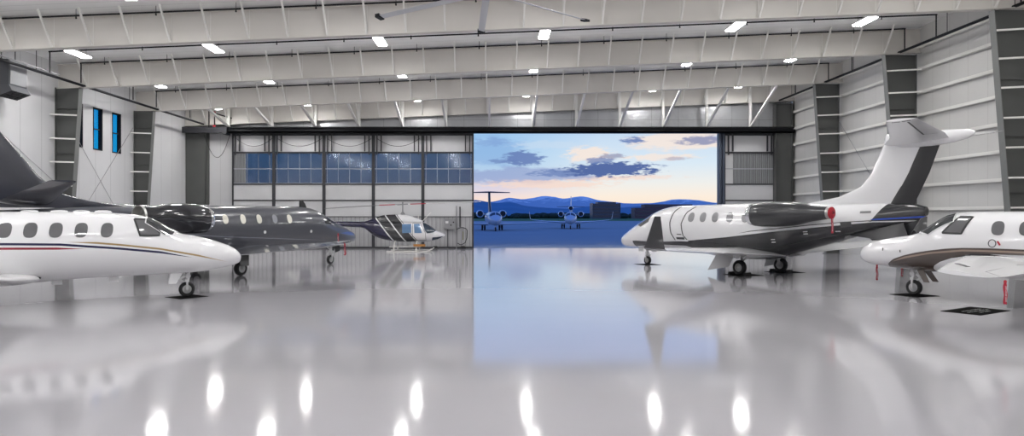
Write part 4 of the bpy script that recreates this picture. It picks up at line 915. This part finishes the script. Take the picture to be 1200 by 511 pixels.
# ---------- helicopter
LmH = 2.8
rh = thing('helicopter', 'small white, charcoal and navy helicopter on skids before the doors', 'helicopter', (-2.95-LmH, 45.2, 0), 0)
topH = [(0, 1.05), (.05, 1.12), (.2, 1.2), (.53, 1.33), (.9, 1.6), (1.24, 1.83), (1.47, 1.90), (1.9, 1.94), (4.2, 1.96), (4.7, 1.97), (5.2, 1.93), (5.5, 1.92)]
botH = [(0, 1.05), (.05, .96), (.3, .82), (.6, .72), (.9, .66), (1.5, .62), (2.6, .61), (3.3, .66), (3.9, .76), (4.5, .95), (4.95, 1.28), (5.2, 1.48), (5.5, 1.55)]
widH = [(0, 0), (.05, .15), (.25, .36), (.55, .52), (.9, .61), (1.4, .66), (3, .66), (3.8, .58), (4.5, .42), (5.0, .27), (5.5, .2)]
midH = [(0, 1.05), (.6, 1.08), (1.4, 1.2), (3, 1.2), (4.5, 1.45), (5.5, 1.73)]
def heli_mat():
    m = bpy.data.materials.new('helicopter_slanted_stripes'); m.use_nodes = True; nt = m.node_tree; p = nt.nodes['Principled BSDF']; p.inputs['Roughness'].default_value = .2; p.inputs['Coat Weight'].default_value = .5
    tc = nt.nodes.new('ShaderNodeTexCoord'); s = nt.nodes.new('ShaderNodeSeparateXYZ'); nt.links.new(tc.outputs['Object'], s.inputs[0])
    a = nt.nodes.new('ShaderNodeMath'); a.operation = 'MULTIPLY_ADD'; a.inputs[1].default_value = -.80; nt.links.new(s.outputs[2], a.inputs[0])
    b = nt.nodes.new('ShaderNodeMath'); b.operation = 'SUBTRACT'; b.inputs[0].default_value = LmH; nt.links.new(s.outputs[0], b.inputs[1]); nt.links.new(b.outputs[0], a.inputs[2])
    d = nt.nodes.new('ShaderNodeMath'); d.operation = 'DIVIDE'; d.inputs[1].default_value = 6.; ad = nt.nodes.new('ShaderNodeMath'); ad.inputs[1].default_value = 2.; nt.links.new(a.outputs[0], ad.inputs[0]); nt.links.new(ad.outputs[0], d.inputs[0])
    r = nt.nodes.new('ShaderNodeValToRGB'); r.color_ramp.interpolation = 'CONSTANT'; nt.links.new(d.outputs[0], r.inputs[0])
    W = (.78, .78, .79, 1); G = (.045, .046, .05, 1); N = (.014, .012, .045, 1)
    st = [(-2, W), (1.18, G), (1.23, W), (1.29, G), (1.93, W), (2.01, G), (2.68, W), (2.77, N)]
    el = r.color_ramp.elements
    while len(el) < len(st): el.new(.5)
    for e, (q, c) in zip(el, st): e.position = (q+2)/6.; e.color = c
    nt.links.new(r.outputs[0], p.inputs['Base Color']); return m
hm = heli_mat(); navy_h = mat('helicopter_navy_paint', (.014, .012, .045, 1), .2, coat=.5)
fH = Fus(topH, botH, widH, midH, 0, 5.5, LmH, e=.85)
fH.mesh('fuselage', hm, rh)
cow = Fus([(1.45, 1.95), (1.6, 2.06), (2.0, 2.22), (2.4, 2.36), (2.8, 2.40), (3.4, 2.39), (3.9, 2.36), (4.45, 2.22), (5.0, 2.0), (5.2, 1.94)], [(1.45, 1.9), (5.2, 1.8)], [(1.45, .05), (1.7, .28), (2.3, .38), (3.6, .40), (4.5, .30), (5.2, .12)], [(1.45, 1.92), (5.2, 1.88)], 1.45, 5.2, LmH, e=.8)
cow.mesh('engine_cowling', hm, rh)
heli_glass = mat('helicopter_glass_blue_reflection', (.12, .22, .38, 1), .08, spec=.6); heli_dark = mat('helicopter_windscreen', (.025, .04, .06, 1), .05, spec=.7)  # cabin panes carry a blue reflection in their base colour
for s_ in (1, -1):
    wd = fH.patch('windshield', [(1.44, 1.86), (1.24, 1.80), (.9, 1.60), (.58, 1.34), (.72, 1.24), (1.12, 1.18), (1.26, 1.36)], s_, heli_dark, rh, .012)
    d_ = fH.ribbon('cabin_door', [(2.05, 1.84), (2.05, .75), (1.2, .72), (1.22, 1.2), (1.55, 1.84), (2.05, 1.84)], s_, .025, line_dark, rh, .008)
    fH.patch('door_window', [(1.98, 1.78), (1.62, 1.78), (1.44, 1.2), (1.92, 1.2)], s_, heli_glass, d_, .012)
    fH.patch('rear_window', [(2.72, 1.76), (2.14, 1.78), (2.12, 1.22), (2.70, 1.2)], s_, heli_glass, rh, .012)
    fH.patch('chin_window', [(.10, .99), (.78, .92), (.84, .72), (.45, .80)], s_, heli_dark, rh, .012)
    # landing gear
    sk = MB(); sk.tube([(LmH-.80, s_*.98, .22), (LmH-.95, s_*.98, .07), (LmH-1.15, s_*.98, .035), (LmH-3.65, s_*.98, .035)], .035, 10)
    so = sk.build('skid', white_steel, rh, 40)
    for Lx in (1.78, 3.20):
        c = MB(); c.tube([(LmH-Lx, s_*.98, .04), (LmH-Lx, s_*.9, .35), (LmH-Lx, s_*.6, .62), (LmH-Lx, 0, .72)], .04, 10); c.build('cross_tube', white_steel, rh, 40)
    b = MB(); b.bx(LmH-3.5, LmH-1.5, s_*.86-.06, s_*.86+.06, .30, .34); b.build('step', white_steel, so, 0)
    wing('tailplane', [((7.8, .1, 1.8), .6, .12, 0), ((7.85, 1.0, 1.8), .55, .12, 0)], s_, LmH, navy_h, rh)
b = MB(); b.loft([[(LmH-L, r*math.cos(2*PI*k/20), z+r*math.sin(2*PI*k/20)) for k in range(20)] for L, r, z in ((5.2, .20, 1.73), (5.6, .185, 1.74), (7.5, .14, 1.79), (9.4, .09, 1.83))]); b.build('tail_boom', navy_h, rh, 50)
wing('tail_fin', [((8.8, 0, 1.2), .6, .1, 0), ((8.6, 0, 1.8), .85, .1, 0), ((9.3, 0, 2.9), .5, .1, 0)], 1, LmH, navy_h, rh, True)
b = MB()
for a in (.6, .6+PI): b.bar((LmH-9.5, -.22, 1.83), (LmH-9.5+.8*math.cos(a), -.22, 1.83+.8*math.sin(a)), .02, .13)
b.tube([(LmH-9.5, 0, 1.83), (LmH-9.5, -.24, 1.83)], .05, 10); b.build('tail_rotor', white_steel, rh, 0)
b = MB(); b.tube([(LmH-2.75, 0, 2.35), (LmH-2.75, 0, 3.10)], .045, 12); b.lathe([(.2, 0), (.12, .12), (.06, .2)], (LmH-2.75, 0, 2.36), (0, 0, 1), 16); b.build('mast', galv, rh, 40)
hb_ = MB(); hb_.bar((LmH-3.1, 0, 3.02), (LmH-2.4, 0, 3.06), .16, .07); hb_.bar((LmH-2.75, 0, 3.04), (LmH-2.75, 0, 3.2), .1, .1); ho = hb_.build('rotor_hub', galv, rh, 0)
for sg, m in ((1, white_steel), (-1, charcoal)):
    b = MB(); a0 = .034; rings = []
    for r in (.35, 1.2, 3., 5.05):
        z = 3.045+sg*r*a0-(.016*r*r*.25 if sg < 0 else .0)
        rings.append([(LmH-2.75+sg*r, yy, z+zz) for yy, zz in ((-.16, 0), (-.08, .02), (.16, .004), (.16, -.004), (-.08, -.018))])
    b.loft(rings); bl_ = b.build('rotor_blade', m, rh, 30)
    b = MB(); b.bar((LmH-2.75+sg*.5, 0, 3.045+sg*.5*a0), (LmH-2.75+sg*1.5, 0, 3.045+sg*1.5*a0), .34, .05); b.build('blade_cuff', red_flag, bl_, 0)
b = MB(); b.tube([(LmH-1.55, .2, 1.9), (LmH-.95, .2, 2.52)], .018, 8); b.build('wire_cutter', white_steel, rh, 40)
b = MB(); b.tube([(LmH-1.7, -.25, 1.9), (LmH-1.72, -.25, 2.35)], .018, 8); b.build('antenna', white_steel, rh, 40)
b = MB(); b.bx(LmH-1.95, LmH-1.2, -1.05, -.85, .36, .50); b.build('step_pad', mat('amber_paint', (.40, .17, .03, 1), .5), rh, 0)

# ---------- two jets parked outside, facing the hangar
far_white = mat('exterior_white_paint', (.62, .63, .66, 1), .3, coat=.4); far_dark = mat('exterior_dark', (.03, .035, .05, 1), .3)
def far_jet(root, tri):
    Lm = 9.
    top = [(0, 1.5), (.1, 1.7), (.7, 2.0), (1.6, 2.4), (2.6, 2.85), (3.6, 3.0), (11, 3.0), (14, 2.9), (17, 2.6)]
    bot = [(0, 1.5), (.1, 1.35), (.8, 1.05), (2.5, .85), (11, .85), (14, 1.5), (17, 2.3)]
    wid = [(0, 0), (.1, .2), (.8, .6), (1.8, .9), (3.4, 1.1), (11, 1.1), (14, .7), (17, .15)]
    mid = [(0, 1.5), (2, 1.8), (4, 1.95), (11, 1.95), (17, 2.45)]
    f = Fus(top, bot, wid, mid, 0, 17, Lm, n=28, ns=50); f.mesh('fuselage', far_white, root)
    for s_ in (1, -1):
        f.patch('windshield', [(1.75, math.radians(86)), (1.8, math.radians(45)), (2.15, math.radians(28)), (2.6, math.radians(35)), (2.55, math.radians(86))], s_, far_dark, root, .02, th=True)
        if tri:
            wing('wing', [((6, .8, 1.1), 4., .11, -.05), ((8.5, 4.4, 1.3), 2., .1, -.03), ((9.6, 7.0, 1.55), 1.1, .1, 0)], s_, Lm, far_white, root)
            mb = MB(); mb.loft([[(Lm-L-x*c, s_*(y+t*.4*c), z) for x, t in AF]+[(Lm-L-x*c, s_*(y-t*.4*c), z) for x, t in AF[-1:0:-1]] for L, y, z, c in ((9.6, 7.0, 1.52, 1.1), (9.9, 7.5, 1.75, .9), (10.4, 7.75, 3.1, .4))]); mb.build('winglet', far_white, root, 40)
            wing('tailplane', [((14.6, .1, 4.1), 1.5, .1, 0), ((15.6, 2.7, 4.05), .8, .1, 0)], s_, Lm, far_dark, root)
        else:
            wing('wing', [((6, .8, 1.0), 4., .11, -.05), ((8.3, 4., 1.1), 2., .1, -.03), ((9.8, 9.2, 1.25), 1.0, .1, 0)], s_, Lm, far_white, root)
            wing('tailplane', [((15.4, .05, 6.35), 2., .14, 0), ((16.4, 3.6, 6.3), 1.0, .14, 0)], s_, Lm, far_dark, root)
        nacelle(root, s_*1.85, 2.65, 10.5, 13.6, .62 if not tri else .55, Lm, far_white, chrome, r1=.35)
        pylon(root, s_*.8, s_*1.4, 2.5, 2.6, 11, 2, Lm, far_white)
        g = gear(root, 'main_gear', 9.3, s_*1.6, 1.2, .42, .24, Lm, side=s_); wheel(g, (Lm-9.3, s_*(1.6-.42), .42), .42, .24)
    if tri:
        wing('fin', [((11.8, 0, 2.9), 4.2, .12, 0), ((14.2, 0, 4.2), 2.3, .1, 0), ((15.6, 0, 6.1), 1.3, .1, 0)], 1, Lm, far_white, root, True)
        nacelle(root, 0, 3.75, 11.6, 14.6, .48, Lm, far_white, chrome, r1=.3)
    else: wing('fin', [((12.5, 0, 2.8), 3.8, .13, 0), ((14.6, 0, 4.2), 2.6, .17, 0), ((15.6, 0, 6.45), 2.0, .2, 0)], 1, Lm, far_dark, root, True)
    gear(root, 'nose_gear', 2.2, 0, 1.2, .3, .2, Lm)
r1 = thing('business_jet', 'white T-tail twin jet parked outside, partly behind the door edge', 'jet', (.25, 112, -.01), math.radians(-86))
far_jet(r1, False)
r2 = thing('business_jet', 'white three-engined jet with winglets parked outside on the apron', 'jet', (14.7, 128, -.01), math.radians(-97))
far_jet(r2, True)

# ================================================================== SKY
w = bpy.data.worlds.new('World'); bpy.context.scene.world = w; w.use_nodes = True; nt = w.node_tree
bg = nt.nodes['Background']
def N(t, **k):
    n = nt.nodes.new(t)
    for a, b in k.items(): setattr(n, a, b)
    return n
def M(op, a, b=None, c=None, clamp=False):
    n = N('ShaderNodeMath', operation=op); n.use_clamp = clamp
    for i, q in enumerate((a, b, c)):
        if q is None: continue
        if isinstance(q, (int, float)): n.inputs[i].default_value = q
        else: nt.links.new(q, n.inputs[i])
    return n.outputs[0]
tc = N('ShaderNodeTexCoord'); sx = N('ShaderNodeSeparateXYZ'); nt.links.new(tc.outputs['Generated'], sx.inputs[0])
az = M('MULTIPLY', M('ARCTAN2', sx.outputs[0], sx.outputs[1]), 57.2958)
el = M('MULTIPLY', M('ARCSINE', sx.outputs[2]), 57.2958)
def ramp(fac, st, interp='LINEAR'):
    r = N('ShaderNodeValToRGB'); r.color_ramp.interpolation = interp; e = r.color_ramp.elements
    while len(e) < len(st): e.new(.5)
    for q, (p, c) in zip(e, st): q.position = p; q.color = c
    nt.links.new(fac, r.inputs[0]); return r.outputs[0]
def mixc(f, a, b):
    x = N('ShaderNodeMix', data_type='RGBA')
    nt.links.new(f, x.inputs[0])
    for i, q in ((6, a), (7, b)):
        if isinstance(q, tuple): x.inputs[i].default_value = q
        else: nt.links.new(q, x.inputs[i])
    return x.outputs[2]
elf = M('DIVIDE', el, 30., clamp=True)
base_r = ramp(elf, [(0, srgb(252, 228, 200)), (1.6/30, srgb(252, 238, 222)), (2.6/30, srgb(240, 240, 236)), (4.2/30, srgb(218, 234, 246)), (6.6/30, srgb(198, 220, 243)), (9./30, srgb(140, 176, 235)), (14./30, srgb(95, 140, 228)), (1, srgb(80, 125, 222))])
base_l = ramp(elf, [(0, srgb(252, 220, 196)), (1.4/30, srgb(248, 224, 214)), (2.2/30, srgb(222, 214, 228)), (3.4/30, srgb(184, 208, 234)), (5./30, srgb(168, 208, 240)), (6.6/30, srgb(160, 202, 240)), (9./30, srgb(130, 175, 235)), (14./30, srgb(95, 140, 228)), (1, srgb(80, 125, 222))])
azf = N('ShaderNodeMapRange'); azf.inputs[1].default_value = 1.; azf.inputs[2].default_value = 9.; nt.links.new(az, azf.inputs[0])
col = mixc(azf.outputs[0], base_l, base_r)
# cloud noise, stretched sideways
cv = N('ShaderNodeCombineXYZ'); nt.links.new(M('MULTIPLY', az, .55), cv.inputs[0]); nt.links.new(M('MULTIPLY', el, 1.9), cv.inputs[1])
nz = N('ShaderNodeTexNoise'); nz.inputs['Scale'].default_value = .75; nz.inputs['Detail'].default_value = 7; nz.inputs['Roughness'].default_value = .62; nt.links.new(cv.outputs[0], nz.inputs['Vector'])
nz2 = N('ShaderNodeTexNoise'); nz2.inputs['Scale'].default_value = 2.0; nz2.inputs['Detail'].default_value = 8; nz2.inputs['Roughness'].default_value = .62; nt.links.new(cv.outputs[0], nz2.inputs['Vector'])
def blob(a, e, sa, se, gain=1., thr=.46, soft=.26, n=None):
    d = M('ADD', M('POWER', M('ABSOLUTE', M('DIVIDE', M('SUBTRACT', az, a), sa)), 2.), M('POWER', M('ABSOLUTE', M('DIVIDE', M('SUBTRACT', el, e), se)), 2.))
    g = M('EXPONENT', M('MULTIPLY', d, -1.))
    v = M('ADD', g, M('MULTIPLY', M('MULTIPLY', M('SUBTRACT', (n or nz2).outputs['Fac'], .5), 2.3), M('MULTIPLY', g, 2.2, clamp=True)))
    mr = N('ShaderNodeMapRange'); mr.interpolation_type = 'SMOOTHSTEP'; mr.inputs[1].default_value = thr-soft; mr.inputs[2].default_value = thr+soft; mr.inputs[4].default_value = gain; nt.links.new(v, mr.inputs[0]); return mr.outputs[0]
A = lambda px: math.degrees(math.atan((px-575)/817)); E_ = lambda py: math.degrees(math.atan((253-py)/817))
peach = srgb(248, 232, 220); grey_b = srgb(108, 132, 186); dark_b = srgb(86, 108, 164); mauve = srgb(152, 168, 210)
col = mixc(blob(A(800), E_(168), 4.4, .75, .85, .40, .25, nz), col, peach)
col = mixc(blob(A(770), E_(186), 3.0, .28, .8), col, peach)
col = mixc(blob(A(690), E_(182), 1.9, .7, .9), col, peach)
col = mixc(blob(A(720), E_(209), 5., .22, .6), col, srgb(250, 214, 196))
col = mixc(blob(A(575), E_(178), 3.0, 1.2, .45, .42, .3, nz), col, srgb(120, 158, 215))
col = mixc(blob(A(605), E_(206), 5.4, .62, .8, .36, .22, nz), col, mauve)
col = mixc(blob(A(665), E_(203), 3.2, .32, .8), col, grey_b)
col = mixc(blob(A(640), E_(216), 5., .35, .7, .40, .3), col, srgb(250, 218, 200))
col = mixc(blob(A(613), E_(186), 1.7, .62, .95, .44, .2), col, grey_b)
col = mixc(blob(A(575), E_(166), 1.6, .35, .6), col, srgb(128, 160, 212))
col = mixc(blob(A(640), E_(170), 3.0, .35, .5), col, srgb(205, 222, 240))
col = mixc(blob(A(590), E_(189), 1.3, .22, .7), col, grey_b)
col = mixc(blob(A(716), E_(199.5), 3.7, .58, 1., .40, .16), col, dark_b)
col = mixc(blob(A(702), E_(189), 1.2, .28, .8), col, grey_b)
col = mixc(blob(A(716), E_(184), 1.3, .20, .7), col, srgb(140, 138, 170))
col = mixc(blob(A(742), E_(166), .95, .30, .95), col, grey_b)
col = mixc(blob(A(822), E_(168), 2.0, .36, .8), col, srgb(122, 132, 176))
col = mixc(blob(A(791), E_(188), 1.2, .14, .6), col, srgb(170, 160, 180))
# below the horizon
hz = M('GREATER_THAN', el, -.05)
col = mixc(hz, srgb(60, 75, 110), col)
nt.links.new(col, bg.inputs[0]); bg.inputs[1].default_value = 1.0

# ================================================================== CAMERA + VIEW
cd = bpy.data.cameras.new('camera'); co = bpy.data.objects.new('camera', cd); C.objects.link(co)
co.location = (0, 0, 2.3); co.rotation_euler = (PI/2, 0, 0)
cd.sensor_width = 36; cd.lens = 817/1200*36; cd.shift_x = (600-575)/1200; cd.shift_y = -(255.5-253)/1200
cd.clip_start = .1; cd.clip_end = 30000
sc = bpy.context.scene; sc.camera = co
sc.view_settings.view_transform = 'Standard'; sc.view_settings.look = 'None'; sc.view_settings.gamma = 1; sc.view_settings.use_curve_mapping = False
sc.view_settings.exposure = 0.0
sc.cycles.use_denoising = True; sc.cycles.max_bounces = 8; sc.cycles.diffuse_bounces = 5; sc.cycles.glossy_bounces = 4; sc.cycles.transparent_max_bounces = 8
sc.cycles.sample_clamp_indirect = 8.0
